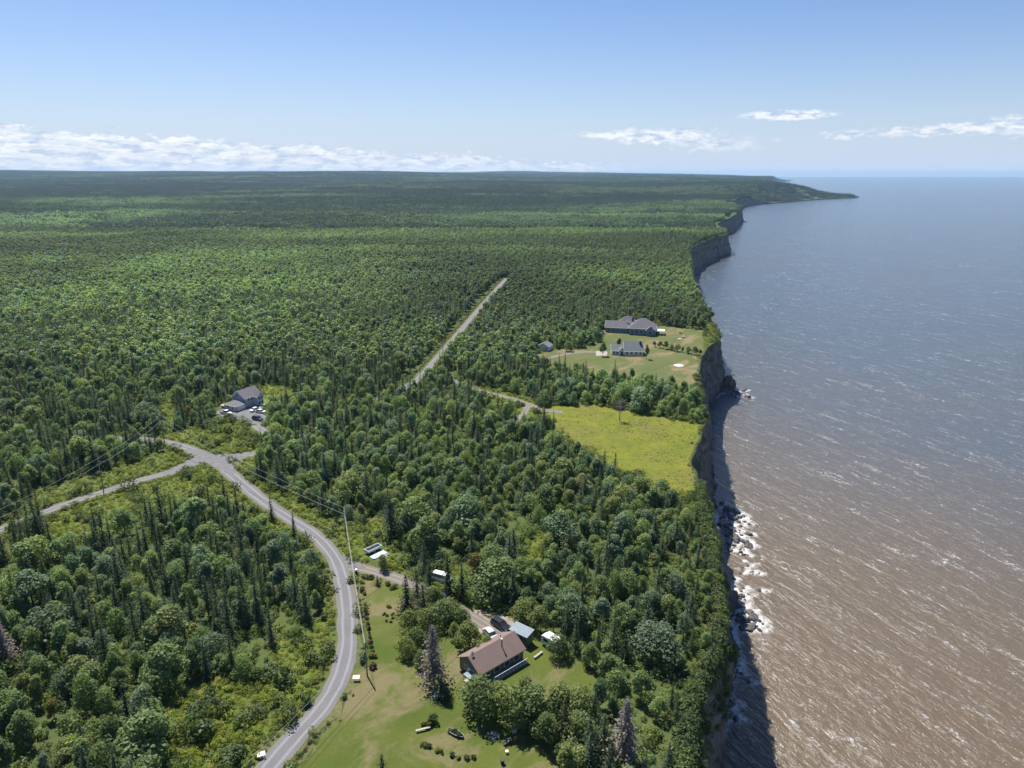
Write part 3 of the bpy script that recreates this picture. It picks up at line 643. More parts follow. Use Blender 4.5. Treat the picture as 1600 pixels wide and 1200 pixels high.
# trees picked out of the photograph: base pixel, conifer?, height, width, kind index, tint, label
G1 = (.168, .205, .06); G2 = (.145, .188, .066); G3 = (.205, .242, .066); C1 = (.048, .072, .036); C2 = (.066, .088, .036)
SPECIAL = [
    (636, 958, 1, 10.0, 1.25, 0, C1, 'tall dark spruce at the end of the side lane, beside the lawn'),
    (662, 968, 1, 9.0, 1.3, 3, C2, 'bushy spruce behind the round shrubs on the lawn edge'),
    (694, 975, 0, 6.4, 1.25, 7, G2, 'flat topped spreading tree between the dirt yard and the dead spruce'),
    (640, 992, 0, 6.0, 1.05, 3, G1, 'small round tree on the lawn edge below the spruces'),
    (634, 1026, 0, 4.8, 1.05, 7, G3, 'ball shaped pale green tree nearest the dead grey spruce'),
    (656, 1042, 0, 4.2, .9, 3, G2, 'low round bush tree touching the dead grey spruce'),
    (733, 1010, 0, 6.2, 1.25, 1, G1, 'leafy tree behind the green bungalow at the dirt yard'),
    (748, 1030, 0, 3.8, .8, 4, G2, 'small tree against the back wall of the green bungalow'),
    (690, 1090, 1, 5.0, 1.7, 3, C1, 'short dark spruce in front of the dead grey spruce'),
    (753, 1114, 0, 8.6, 1.25, 3, G2, 'big dark leafy tree right in front of the green bungalow'),
    (800, 1130, 0, 8.2, 1.15, 7, G1, 'broad tree on the lawn in front of the bungalow, second from the left'),
    (838, 1130, 0, 8.4, 1.2, 6, G2, 'tall leafy tree right of the broad trees below the bungalow'),
    (872, 1122, 0, 8.0, 1.2, 1, G1, 'tree at the right end of the row below the bungalow'),
    (852, 1160, 0, 6.8, 1.1, 4, G2, 'tree casting its shadow over the dry lawn at the bottom'),
    (600, 1240, 1, 8.0, 1.15, 3, C1, 'dark spruce cut by the bottom edge, alone on the lawn'),
    (645, 1262, 1, 6.5, 1.1, 1, C2, 'young spruce at the bottom edge beside the lone spruce'),
    (885, 1215, 0, 7.0, 1.0, 5, G3, 'bright green tree at the bottom edge beside the lawn'),
    (612, 842, 1, 13.0, 1.25, 3, C1, 'tallest dark spruce standing behind the scrap pile and trailer'),
    (802, 880, 1, 10.0, 1.4, 3, C1, 'broad dark spruce in the wood above the bungalow'),
    (166, 868, 1, 12.5, 1.1, 1, C1, 'tall dark spruce with a bare lower trunk below the left road'),
    (232, 880, 1, 12.0, .9, 2, C1, 'tall narrow spruce right of the bare trunked one'),
    (250, 882, 1, 11.0, .9, 6, C1, 'slim spruce close against the tall narrow one'),
    (60, 842, 1, 12.0, 1.1, 5, C1, 'ragged spruce beside the left road at the left edge'),
    (700, 930, 1, 11.5, 1.0, 0, C1, 'dark spruce overhanging the shaded vehicles by the lane'),
    (722, 935, 1, 10.0, .9, 2, C1, 'slim spruce at the shaded end of the lane'),
    (745, 915, 0, 8.5, 1.0, 0, (.16, .13, .03), 'yellowing tree beside the shaded lane'),
    (85, 1010, 0, 9.5, 1.5, 7, (.085, .125, .052), 'large pale round crown in the left wood'),
    (205, 1150, 1, 10.5, 1.0, 0, (.03, .045, .032), 'bluish spruce in the lower left wood'),
    (225, 1190, 1, 11.0, .95, 2, (.03, .046, .03), 'bluish slim spruce at the bottom left'),
    (425, 812, 1, 8.0, .9, 0, C1, 'small spruce overlapping the gravel road at the bend'),
    (460, 838, 1, 8.0, .8, 2, C1, 'slim ragged spruce overlapping the road edge'),
    (1010, 560, 0, 8.0, 0.7, 5, G2, 'slim garden tree in front of the white house'),
    (942, 555, 0, 8.0, .8, 4, G2, 'tree at the left of the driveway by the white house'),
    (967, 545, 0, 6.5, .9, 0, (.075, .085, .05), 'tree between the white house and the large house'),
    (888, 548, 0, 6.0, 1.0, 3, G1, 'round tree on the grass right of the white shed'),
    (600, 892, 0, 4.6, .9, 3, G2, 'small round tree on the lane edge below the scrap pile'),
]
SPECIAL += [(652, 938, 1, 8.5, 1.1, 1, C2, 'olive spruce hiding the middle of the side lane'), (678, 950, 0, 5.6, 1.1, 1, G1, 'leafy tree on the lane edge above the flat topped tree'), (704, 962, 0, 5.0, 1.1, 3, G3, 'bright bushy tree at the lower end of the lane'), (672, 930, 1, 9.5, 1.1, 3, C1, 'dark spruce standing in front of the white van'), (722, 975, 0, 4.4, 1.0, 7, G2, 'low spreading tree at the corner of the dirt yard'), (872, 1024, 0, 5.6, 1.1, 3, G2, 'round tree half hiding the white camper'), (845, 985, 0, 6.5, 1.1, 1, G1, 'leafy tree behind the camper and the lean-to shed'), (820, 968, 0, 6.0, 1.1, 7, G3, 'bright bushy tree behind the lean-to shed'), (760, 1018, 0, 4.2, 1.0, 3, G2, 'bush-like tree at the back corner of the bungalow'), (668, 990, 0, 6.2, 1.1, 3, G1, 'leafy tree filling the middle of the clump above the dead spruce'), (652, 1012, 0, 5.0, 1.0, 7, G2, 'round tree in the clump just left of the dead spruce top'), (710, 1000, 0, 4.6, .9, 4, G3, 'small bright tree between the clump and the bungalow'), (902, 1128, 0, 8.2, 1.2, 3, G1, 'spreading tree at the foot of the back lawn'), (905, 1165, 0, 7.5, 1.15, 1, G2, 'leafy tree below the back lawn, above the bright one'), (780, 1105, 0, 6.0, 1.0, 6, G3, 'lighter tree between the two broad trees at the bungalow'), (820, 1095, 0, 6.0, 1.0, 1, G2, 'tree touching the bungalow deck'), (920, 1190, 1, 10.0, 1.2, 1, C2, 'olive spruce beside the dead spruce at the cliff edge')]
for k_ in range(9): SPECIAL.append((1022 + k_ * 9, 541 + k_ * 1.9, 0, 3.4 + (k_ * 7 % 5) * .4, 1.1, (k_ * 4) % NB, G2, 'bushy tree in the hedge line between the two upper lawns'))
for (px, py, c, h_, w_, i_, t_, lb) in SPECIAL:
    x, y = W(px, py); TREES.append([x, y, bool(c), h_, w_, i_, t_, lb])
SX = np.array([W(s[0], s[1]) for s in SPECIAL])
TREES = [t for t in TREES if not (200 < t[1] < 262 and t[0] > float(Tx(t[1])) - 9 and not t[7])]
TREES = [t for t in TREES if t[7] or np.hypot(SX[:, 0] - t[0], SX[:, 1] - t[1]).min() > 2.2]
# buildings and vehicles keep a little air around them
MARKS = [(W(*p), n) for p, n in (((320, 715), 'the road junction'), ((150, 770), 'the left gravel road'), ((40, 830), 'the left edge, beside the left road'), ((60, 960), 'the left edge'), ((60, 1150), 'the bottom left corner'), ((230, 930), 'the middle of the left wood'), ((230, 1120), 'the bracken clearing, left side'), ((440, 900), 'the left verge of the road bend'), ((400, 1030), 'the left wood above the bracken clearing'), ((350, 820), 'the left wood below the junction'), ((480, 720), 'the wood right of the junction'), ((570, 760), 'the utility pole at the bend'), ((650, 830), 'the scrap pile'), ((700, 740), 'the middle of the central wood'), ((720, 880), 'the shaded lane'), ((800, 800), 'the central wood below the meadow track'), ((820, 920), 'the bungalow, uphill side'), ((900, 850), 'the central wood below the meadow'), ((930, 960), 'the camper trailer'), ((1000, 900), 'the wood midway to the cliff'), ((980, 1080), 'the back lawn'), ((960, 1170), 'the bottom edge by the cliff'), ((1080, 940), 'the wooded cliff edge'), ((1060, 830), 'the cliff edge below the meadow'), ((360, 640), 'the grey two-storey house'), ((120, 680), 'the forest above the left road'))]
def zone_label(x, y, c, h_, ti_):
    d = [math.hypot(x - p[0], (y - p[1]) * .8) for p, n in MARKS]; z = MARKS[int(np.argmin(d))][1]
    if c: kind = ('short ' if h_ < 8.6 else ('tall ' if h_ > 11.4 else '')) + ('near black' if ti_[1] < .095 else ('dark green' if ti_[1] < .118 else 'olive')) + ' spruce'
    else: kind = ('small ' if h_ < 6.6 else ('big ' if h_ > 8.4 else '')) + ('yellowing' if ti_[0] > ti_[1] * .98 else ('dark leafy' if ti_[1] < .20 else ('pale leafy' if ti_[1] > .28 else 'mid green leafy'))) + ' tree'
    return '%s among the trees near %s' % (kind, z), 'trees near ' + z
def make_tree(t):
    x, y, c, h_, w_, i_, ti_, lb = t; nm = 'spruce_tree' if c else 'broadleaf_tree'
    if lb: lab, grp = lb, ('hedge line trees' if 'hedge line' in lb else None)
    else: lab, grp = zone_label(x, y, c, h_, ti_)
    o = thing(nm, lab, 'spruce' if c else 'tree', (x, y, H(x, y) - .05), random.uniform(0, 6.28), grp)
    s = h_ / (12.0 if c else 9.0); o.scale = (s * w_, s * w_, s)
    tr = link('trunk', (S_TR if c else B_TR)[i_], o); cr = link('crown', (S_HI if c else B_HI)[i_], o); cr.color = ti_ + (1,)
    return o
def vis(t):
    px, py = pix(t[0], t[1], t[3]); px2, py2 = pix(t[0], t[1]); return -12 < px < 1612 and py < 1200 and (t[7] is not None or t[1] > 70)
order = sorted([t for t in TREES if vis(t)], key=lambda t: (t[7] is None, t[0] ** 2 + t[1] ** 2))
single = []; cnt = {True: 0, False: 0}; rest = []
ids = set()
for t in order:
    if cnt[t[2]] < 300: cnt[t[2]] += 1; single.append(t); ids.add(id(t))
rest = [t for t in TREES if id(t) not in ids]
for t in single: make_tree(t)

def tree_scatter(name, lib, T, label, nb, ns, base_h=(9.0, 12.0)):
    x = np.array([t[0] for t in T]); y = np.array([t[1] for t in T]); c = np.array([t[2] for t in T]); h_ = np.array([t[3] for t in T]); w_ = np.array([t[4] for t in T])
    s = h_ / np.where(c, base_h[1], base_h[0]); idx = np.where(c, nb + rng.integers(0, ns, len(T)), rng.integers(0, nb, len(T)))
    scatter_object(name, lib, x, y, hgt(x, y) - .05, idx, rng.uniform(0, 6.28, len(T)), np.stack([s * w_, s * w_, s], -1), np.array([t[6] for t in T]), label, 'forest')
tree_scatter('forest_near', 'near_tree', rest, 'mixed wood of spruces and leafy trees around the junction and above the bungalow', NB, NS)
# middle forest
mx_, my_ = jitter_grid(-1150, 420, 350, 1250, 4.0); k = in_view(mx_, my_, 150); mx_, my_ = mx_[k], my_[k]; k = clear_mask(mx_, my_, .6); mx_, my_ = mx_[k], my_[k]
cc = rng.random(len(mx_)) < conif_prob(mx_, my_); hh_ = np.where(cc, 6.5 + 5.5 * rng.random(len(mx_)), 4.4 + 4 * rng.random(len(mx_))); tt_ = tints(len(mx_), cc, mx_, my_)
tree_scatter('forest_middle', 'mid_tree', list(zip(mx_, my_, cc, hh_, .85 + .45 * rng.random(len(mx_)), [0] * len(mx_), tt_)), 'mixed forest either side of the straight gravel road, reaching to the cliffs', 7, 5)
# far forest, built of stands
VILLAGE = [G(px, py)[:2] for px, py in ((1245, 305), (1288, 306), (1266, 302), (1276, 305))]
def far_forest():
    X = []; Y = []; s = 27.0; y = 1262.0
    while y < 12600:
        st = s * (1 if y < 3000 else 1.0 + (y - 3000) / 5000); half = .82 * y + 250
        x = np.arange(-half, float(Tx(y)) - 8, st); X.append(x + rng.uniform(-.4, .4, len(x)) * st); Y.append(y + rng.uniform(-.4, .4, len(x)) * st); y += st * (1 if y < 6000 else 1.3)
    X = np.concatenate(X); Y = np.concatenate(Y); k = (X < Tx(Y) - 13) & in_view(X, Y, 60); X, Y = X[k], Y[k]
    for vx, vy in VILLAGE: k = ~((np.abs(X - vx) < 26) & (Y - vy < 22) & (Y - vy > -150)); X, Y = X[k], Y[k]
    f = np.clip(conif_prob(X, Y) + .25 * sm(1300, 3000, Y) * (.3 + 1.4 * (fbm(X / 700., Y / 260., 73, 3) > .5)), 0, 1); u = rng.random(len(X)); con = u < f
    idx = np.where(con, rng.integers(3, 7, len(X)), rng.integers(0, 3, len(X)))
    sc = (.95 + .25 * rng.random(len(X))) * np.where(Y < 3000, 1, 1 + (Y - 3000) / 9000)
    hz = (.85 + .35 * rng.random(len(X)))
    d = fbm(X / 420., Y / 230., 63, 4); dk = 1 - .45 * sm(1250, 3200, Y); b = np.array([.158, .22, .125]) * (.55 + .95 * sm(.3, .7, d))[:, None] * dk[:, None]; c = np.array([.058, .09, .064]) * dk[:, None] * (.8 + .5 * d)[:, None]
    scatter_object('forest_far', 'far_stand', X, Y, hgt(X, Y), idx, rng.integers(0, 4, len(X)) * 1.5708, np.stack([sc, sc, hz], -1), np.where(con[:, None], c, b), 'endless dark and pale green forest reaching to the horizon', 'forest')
far_forest()
# undergrowth: bracken and bushes in clearings, on the verges and under the trees
def undergrowth():
    P = []
    def put(x, y, s0, s1, cols):
        n = len(x); P.append((x, y, s0 + (s1 - s0) * rng.random(n) ** 1.5, np.array(cols)[rng.integers(0, len(cols), n)] * (.8 + .45 * rng.random(n))[:, None]))
    bright = [(.175, .215, .036), (.14, .185, .038), (.195, .21, .042), (.115, .16, .038)]
    def roadd(x, y): return np.min([polyd(x, y, list(map(tuple, p[::5]))) - hw for p, hw in ROADS], 0)
    vivid = [(.26, .29, .035), (.22, .27, .04), (.27, .28, .05), (.17, .22, .04)]
    for poly in LOWS + LOWGAP + [YARDGRASS]:
        A = np.array(poly); x, y = jitter_grid(A[:, 0].min(), A[:, 0].max(), A[:, 1].min(), A[:, 1].max(), 1.5); k = inpoly(x, y, poly) & (roadd(x, y) > .9) & ~inpoly(x, y, YARD) & ~inpoly(x, y, LAWN) & (x < Tx(y)); x, y = x[k], y[k]
        put(x, y, .4, 1.1, vivid); k = rng.random(len(x)) < .04; put(x[k], y[k], 1.6, 2.8, [(.07, .105, .033), (.08, .115, .04)])
    A = np.array(MEADOW); x, y = jitter_grid(A[:, 0].min(), A[:, 0].max(), A[:, 1].min(), A[:, 1].max(), 1.15); k = inpoly(x, y, MEADOW) & (x < Tx(y) - 2) & (rng.random(len(x)) < .7 * sm(.45, .62, fbm(x / 9., y / 5., 77))); put(x[k], y[k], .18, .38, [(.27, .30, .03), (.24, .28, .03), (.27, .27, .05)])
    for poly, cols_ in ((MEADOW, bright), (UPLAWN, bright)):
        e = smooth_path(list(poly) + [poly[0]], .6); q = e + rng.normal(size=e.shape) * 1.5; x, y = q[:, 0], q[:, 1]; k = (x < Tx(y) - 1) & (roadd(x, y) > 1) & (rng.random(len(x)) < .8); put(x[k], y[k], .4, 1.7, cols_)
    for p, hw in ROADS[:4]:
        for side in (-1, 1):
            d = np.gradient(p, axis=0); d /= np.hypot(d[:, 0], d[:, 1])[:, None]; n = np.stack([-d[:, 1], d[:, 0]], -1)
            for rep in range(4):
                q = p + n * side * (hw + .7 + 1.7 * rng.random(len(p)))[:, None] + rng.normal(size=p.shape) * .3; x, y = q[:, 0], q[:, 1]
                k = (roadd(x, y) > .5) & (~inpoly(x, y, LAWN) | (rng.random(len(x)) < .2)) & ~inpoly(x, y, YARD) & (rng.random(len(x)) < .8); put(x[k], y[k], .22, .6, bright + [(.17, .15, .055)])
    x, y = jitter_grid(-260, 110, 70, 330, 2.7); k = in_view(x, y) & clear_mask(x, y, -2.4) ; x, y = x[k], y[k]; put(x, y, .7, 2.0, [(.12, .165, .05), (.14, .19, .05), (.18, .22, .05)])
    yy_ = np.repeat(np.arange(80, 640, .7), 3); xx_ = Tx(yy_) - rng.random(len(yy_)) * 3.0 + .4; k = (fbm(yy_ / 7., yy_ * 0, 79) > .46) & (((yy_ < 200) | (yy_ > 268)) & ((yy_ < 340) | (yy_ > 420)) | (rng.random(len(yy_)) < .04)); put(xx_[k], yy_[k], .4, 1.5, [(.09, .12, .034), (.075, .11, .034), (.13, .16, .036), (.15, .14, .05)])
    X = np.concatenate([p[0] for p in P]); Y = np.concatenate([p[1] for p in P]); s = np.concatenate([p[2] for p in P]); T = np.vstack([p[3] for p in P])
    k = away(X, Y, .8); X, Y, s, T = X[k], Y[k], s[k], T[k]
    hz = s * (.7 + .4 * rng.random(len(s)))
    Z = hgt(np.minimum(X, Tx(Y) - .2), Y)
    yy_ = rng.uniform(80, 205, 1500); tt = rng.random(1500) ** 2.0 * .55; k = (fbm(yy_ / 6., tt * 6, 83) > .48) | (tt < .12); yy_, tt = yy_[k], tt[k]; cx, cz, _, _ = cliff_at(yy_, tt); n = len(yy_)
    sc_ = .7 + 1.5 * rng.random(n) * (1 - tt); X = np.append(X, cx); Y = np.append(Y, yy_); Z = np.append(Z, cz - .1); s = np.append(s, sc_); hz = np.append(hz, sc_ * .9); T = np.vstack([T, np.array([(.085, .125, .036), (.07, .105, .036), (.12, .16, .04)])[rng.integers(0, 3, n)]])
    scatter_object('undergrowth', 'low_bush', X, Y, Z - .08, rng.integers(0, 6, len(X)), rng.uniform(0, 6.28, len(X)), np.stack([s, s, hz], -1), T, 'bracken, weeds and low bushes along verges and clearings', 'undergrowth')
undergrowth()


# ------------------------------------------------------------------ buildings
def wall_block(parent, cx, cy, L, Wd, ze, zr, wm, rm, rz=0.0, hip=False, oh=.45, th=.16, base=-.6, trim=None):
    """one block: walls with gable ends (or hipped), roof as a slab with eaves"""
    m = Matrix.Translation((cx, cy, 0)) @ Matrix.Rotation(rz, 4, 'Z'); l, w = L / 2, Wd / 2
    b = MB()
    if hip: b.add([m @ Vector(p) for p in [(-l, -w, base), (l, -w, base), (l, w, base), (-l, w, base), (-l, -w, ze), (l, -w, ze), (l, w, ze), (-l, w, ze)]], [(0, 1, 5, 4), (1, 2, 6, 5), (2, 3, 7, 6), (3, 0, 4, 7), (4, 5, 6, 7)])
    else: b.add([m @ Vector(p) for p in [(-l, -w, base), (l, -w, base), (l, w, base), (-l, w, base), (-l, -w, ze), (l, -w, ze), (l, w, ze), (-l, w, ze), (-l, 0, zr), (l, 0, zr)]], [(0, 1, 5, 4), (1, 2, 6, 9, 5), (2, 3, 7, 6), (3, 0, 4, 8, 7)])
    b.build('wall', wm, parent)
    sl = (zr - ze) / w; L2, W2, z0 = l + oh, w + oh, ze - sl * oh
    r = MB(); k = (L2 - W2) if hip and L2 > W2 else (.05 if hip else L2)
    up = .05
    top = [(-L2, -W2, z0 + th), (L2, -W2, z0 + th), (L2, W2, z0 + th), (-L2, W2, z0 + th), (-k, 0, zr + th), (k, 0, zr + th)]
    bot = [(x, y, z - th + .03) for x, y, z in top]
    F = [(0, 1, 5, 4), (2, 3, 4, 5), (1, 2, 5), (3, 0, 4)] if hip else [(0, 1, 5, 4), (2, 3, 4, 5)]
    fs = F + [tuple(i + 6 for i in f[::-1]) for f in F]
    rim = [(0, 1), (1, 2), (2, 3), (3, 0)] if hip else [(0, 1), (1, 5), (5, 2), (2, 3), (3, 4), (4, 0)]
    fs += [(j, i, i + 6, j + 6) for i, j in rim]
    r.add([m @ Vector(p) for p in top + bot], fs); ro = r.build('roof', rm, parent)
    if trim:
        t = MB()
        for i, j in rim:
            p, q = Vector(top[i]), Vector(top[j]); p.z -= th * .5; q.z -= th * .5; t.tube([m @ p, m @ q], .09, 4)
        t.build('fascia', trim, ro)
    return ro
def window(parent, c, w, h_, rz, frame, glass, d=.12):
    f = MB().box(c, (w + .22, d, h_ + .22), rz).build('window', frame, parent)
    n = Vector((math.sin(rz), -math.cos(rz), 0)); p = Vector(c) + n * (d * .5)
    MB().box(p, (w, .05, h_), rz).build('pane', glass, f); return f
MGLASS = mat('window_glass', (.03, .04, .05), .08, .6); MWHITE = mat('white_paint', (.78, .78, .77), .5, .35, var=.05); MTRIM = mat('pale_trim', (.70, .70, .68), .6, .3)
def shingle(name, c, var=.25):
    m = bpy.data.materials.new(name); m.use_nodes = True; t = NT(m.node_tree); b = t.n['Principled BSDF']; p = t.new('ShaderNodeTexCoord').outputs['Object']
    n = t.noise(t.vmul(p, (6, 6, 14)), 1.0, 4, .7); n2 = t.noise(p, .5, 4)
    col = t.mix(t.rng(n, .3, .7), tuple(x * (1 - var) for x in c), tuple(x * (1 + var) for x in c)); col = t.mix(t.rng(n2, .35, .7, 0, .4), col, tuple(x * .75 for x in c))
    t.set(b, 'Base Color', col); b.inputs['Roughness'].default_value = .9; b.inputs['Specular IOR Level'].default_value = .2; return m
MROOFB = shingle('brown_shingle', (.20, .145, .125)); MROOFG = shingle('grey_shingle', (.155, .145, .16)); MROOFT = shingle('greygreen_shingle', (.17, .19, .19)); MROOFW = shingle('taupe_shingle', (.185, .17, .18)); MROOFBL = shingle('bluegrey_shingle', (.17, .18, .21))
def siding(name, c):
    m = bpy.data.materials.new(name); m.use_nodes = True; t = NT(m.node_tree); b = t.n['Principled BSDF']; p = t.new('ShaderNodeTexCoord').outputs['Object']
    z = t.new('ShaderNodeSeparateXYZ', {0: p}).outputs[2]; w = t.math('FRACT', t.math('MULTIPLY', z, 5.0)); n = t.noise(p, 1.2, 5)
    col = t.mix(t.rng(n, .3, .7, 0, .5), c, tuple(x * .78 for x in c)); t.set(b, 'Base Color', col); b.inputs['Roughness'].default_value = .6
    t.set(b, 'Normal', t.new('ShaderNodeBump', {'Height': w, 'Strength': .4, 'Distance': .03})); return m
MGREEN = siding('green_siding', (.085, .14, .115)); MGREY = siding('grey_siding', (.42, .45, .50)); MBLUE = siding('blue_siding', (.13, .20, .27)); MWSIDE = siding('white_siding', (.66, .68, .70))
MMETAL = mat('metal_roofing', (.21, .25, .28), .75, .3, var=.1, vscale=1.0); MDARK = mat('dark_trim', (.03, .03, .033), .5); MDECK = mat('deck_boards', (.36, .33, .30), .8, var=.2); MBRICK = mat('chimney_steel', (.10, .06, .045), .6, var=.3)

def bungalow():
    x, y = -4.1, 121.8; rz = R(41.5); o = thing('bungalow', 'green sided bungalow with brown shingle roof beside the dead grey spruce', 'house', (x, y, H(x, y)), rz)
    ro = wall_block(o, 0, 0, 11.3, 6.5, 2.75, 4.75, MGREEN, MROOFB, trim=MBRICK)
    MB().tube([(1.6, -1.3, 3.6), (1.6, -1.3, 5.7)], .12, 8).build('stove_pipe', MBRICK, ro); MB().tube([(1.6, -1.3, 5.7), (1.6, -1.3, 5.95)], .2, 8).build('pipe_cap', MTRIM, ro)
    MB().tube([(-5.1, -.3, 4.5), (-5.1, -.3, 5.1)], .04, 6).build('dish_mast', MDARK, ro)
    d = MB(); d.add([(-5.1 + .42 * math.cos(a) * .9, -.3 + .1 * math.sin(a), 5.2 + .42 * math.sin(a)) for a in np.linspace(0, 6.28, 13)[:-1]] + [(-5.1, -.12, 5.2)], [(i, (i + 1) % 12, 12) for i in range(12)]); d.build('satellite_dish', MWHITE, ro)
    for u in (-3.9, -1.4, 1.2, 3.8): window(o, (u, -3.27, 1.5), 1.3, 1.0, 0, MTRIM, MGLASS)
    window(o, (-5.67, 1.2, 1.5), .9, 1.0, R(-90), MTRIM, MGLASS); window(o, (-5.67, -1.5, 1.5), .9, 1.0, R(-90), MTRIM, MGLASS)
    MB().box((-5.68, 0, .95), (.08, .95, 2.0)).build('door', MWHITE, o)
    MB().tube([(3.4, 1.2, 4.0), (3.4, 1.2, 4.55)], .09, 7).build('roof_vent', MDARK, ro); MB().tube([(-2.2, 1.0, 4.0), (-2.2, 1.0, 4.6)], .07, 7).build('roof_vent', MTRIM, ro)
    MB().box((1.3, -4.0, .15), (8.6, 1.4, .22)).build('deck', MDECK, o)
    rl = MB()
    for u in np.arange(-3, 5.7, .95): rl.box((u, -4.6, .7), (.07, .07, .95))
    rl.box((1.3, -4.6, 1.17), (8.7, .08, .07)); rl.build('deck_railing', MTRIM, o)
    MB().box((-6.7, -1.4, 1.75), (1.7, 2.2, .1)).build('porch_roof', MMETAL, o); p = MB()
    for dx, dy in ((-.75, -1), (.75, -1), (-.75, 1), (.75, 1)): p.box((-6.7 + dx, -1.4 + dy, .75), (.1, .1, 1.9))
    p.build('porch_posts', MTRIM, o); MB().box((-6.7, -1.4, .1), (1.7, 2.2, .3)).build('porch_floor', MDECK, o)
bungalow()
def garden_shed():
    x, y = 2.0, 129.2; o = thing('lean_to_shed', 'green lean-to shed with a pale blue metal roof behind the bungalow', 'shed', (x, y, H(x, y)), R(-38))
    b = MB(); b.add([(-2.2, -1.1, -.5), (2.2, -1.1, -.5), (2.2, 1.1, -.5), (-2.2, 1.1, -.5), (-2.2, -1.1, 2.5), (2.2, -1.1, 2.5), (2.2, 1.1, 2.95), (-2.2, 1.1, 2.95)], [(0, 1, 5, 4), (1, 2, 6, 5), (2, 3, 7, 6), (3, 0, 4, 7), (4, 5, 6, 7)]); b.build('wall', MGREEN, o)
    MB().box((0, 0, 2.84), (4.9, 2.75, .1), 0, ('X', math.atan2(.45, 2.2))).build('roof', MMETAL, o); MB().box((.3, -1.13, .9), (1.5, .06, 1.8)).build('door', MDARK, o)
garden_shed()
def left_house():
    x, y = -116.4, 283.6; rz = R(61); o = thing('two_storey_house', 'grey two-storey house with a low garage wing at the gravel yard', 'house', (x, y, H(x, y)), rz)
    o.scale = (.88, .88, .88)
    wall_block(o, 0, 0, 5.8, 8.2, 2.7, 4.3, MGREY, MROOFW, R(0), hip=True, trim=MTRIM)
    wall_block(o, 8.0, .8, 9.8, 8.6, 4.9, 8.0, MGREY, MROOFW, trim=MTRIM); ro = wall_block(o, 10.4, -3.6, 4.6, 3.4, 4.8, 6.6, MWSIDE, MROOFW, R(90), trim=MTRIM)
    MB().box((0, -4.13, 1.15), (4.3, .08, 2.2)).build('garage_door', MWHITE, o)
    for c in ((-2.93, -1.8, 1.6), (-2.93, 1.4, 1.6)): window(o, c, 1.0, 1.1, R(-90), MWHITE, MGLASS)
    for c in ((3.07, 1.6, 5.6), (3.07, 3.6, 4.2)): window(o, c, 1.1, 1.3, R(-90), MWHITE, MGLASS)
    for c in ((5.2, -3.53, 3.8), (7.0, -3.53, 3.8), (9.6, -5.95, 3.6), (11.2, -5.95, 3.6), (9.6, -5.95, 1.4), (11.2, -5.95, 1.4)): window(o, c, .9, 1.3, 0, MWHITE, MGLASS)
    MB().box((-.6, 6.2, 1.2), (3.4, 3.6, .2)).build('deck', MDECK, o); MB().box((7.6, 2.2, 8.3), (.8, .8, 1.6)).build('chimney', MBRICK, o)
left_house()
def white_house():
    x, y = 64.5, 379.5; o = thing('white_house', 'white house with a grey-green roof on the upper lawn', 'house', (x, y, H(x, y)), R(-4))
    wall_block(o, 2.0, 0, 10.0, 9.4, 2.8, 7.0, MWSIDE, MROOFT, trim=MTRIM); wall_block(o, -6.4, .6, 6.8, 6.6, 2.5, 5.0, MWSIDE, MROOFT, trim=MTRIM)
    wall_block(o, -4.4, -2.2, 3.0, 3.4, 2.6, 4.4, MWSIDE, MROOFT, R(90), trim=MTRIM)
    for u in (-1.6, .8, 3.4, 5.6): window(o, (u, -4.74, 1.5), 1.0, 1.2, 0, MTRIM, MGLASS)
    for u in (-8.6, -6.8): window(o, (u, -2.74, 1.4), 1.0, 1.1, 0, MTRIM, MGLASS)
    MB().box((-4.4, -3.75, 1.0), (1.0, .08, 2.0)).build('door', MDARK, o); MB().box((5.6, -1.2, 6.2), (1.0, 1.0, 2.4)).build('chimney', MDARK, o)
white_house()
def large_house():
    x, y = 74, 434; o = thing('large_house', 'large blue-grey house with several hipped grey roofs at the top of the lawn', 'house', (x, y, H(x, y)), R(-14))
    wall_block(o, -8.2, 0, 14.0, 9.0, 3.4, 6.6, MBLUE, MROOFG, trim=MTRIM); wall_block(o, 7.4, -1.0, 16.0, 13.0, 4.2, 9.2, MBLUE, MROOFG, hip=True, trim=MTRIM)
    wall_block(o, -2.6, 8.6, 12.5, 9.0, 4.0, 8.2, MBLUE, MROOFG, hip=True, trim=MTRIM); wall_block(o, 12.4, -6.2, 5.5, 5.0, 3.6, 6.0, MBLUE, MROOFG, R(90), trim=MTRIM)
    for u in (-13, -10.4, -7.6, -4.8): window(o, (u, -4.54, 1.7), 1.5, 1.4, 0, MTRIM, MGLASS)
    for u in (1.4, 4.2, 7.0): window(o, (u, -7.54, 2.0), 1.7, 1.9, 0, MTRIM, MGLASS)
    window(o, (12.4, -8.99, 1.9), 2.2, 1.9, 0, MTRIM, MGLASS)
    MB().box((18.0, -2.6, 2.6), (5.4, 6.0, .16)).build('porch_roof', MWHITE, o); p = MB()
    for dx, dy in ((-2.4, -2.7), (2.4, -2.7), (2.4, 2.7), (0, -2.7), (2.4, 0)): p.box((18 + dx, -2.6 + dy, 1.1), (.2, .2, 3.0))
    p.build('porch_posts', MWHITE, o); MB().box((1.0, 1.6, 7.6), (1.1, 1.1, 2.6)).build('chimney', MDARK, o); MB().box((-2.0, -1.2, 5.4), (1.2, .12, 3.6)).build('chimney', MTRIM, o)
large_house()
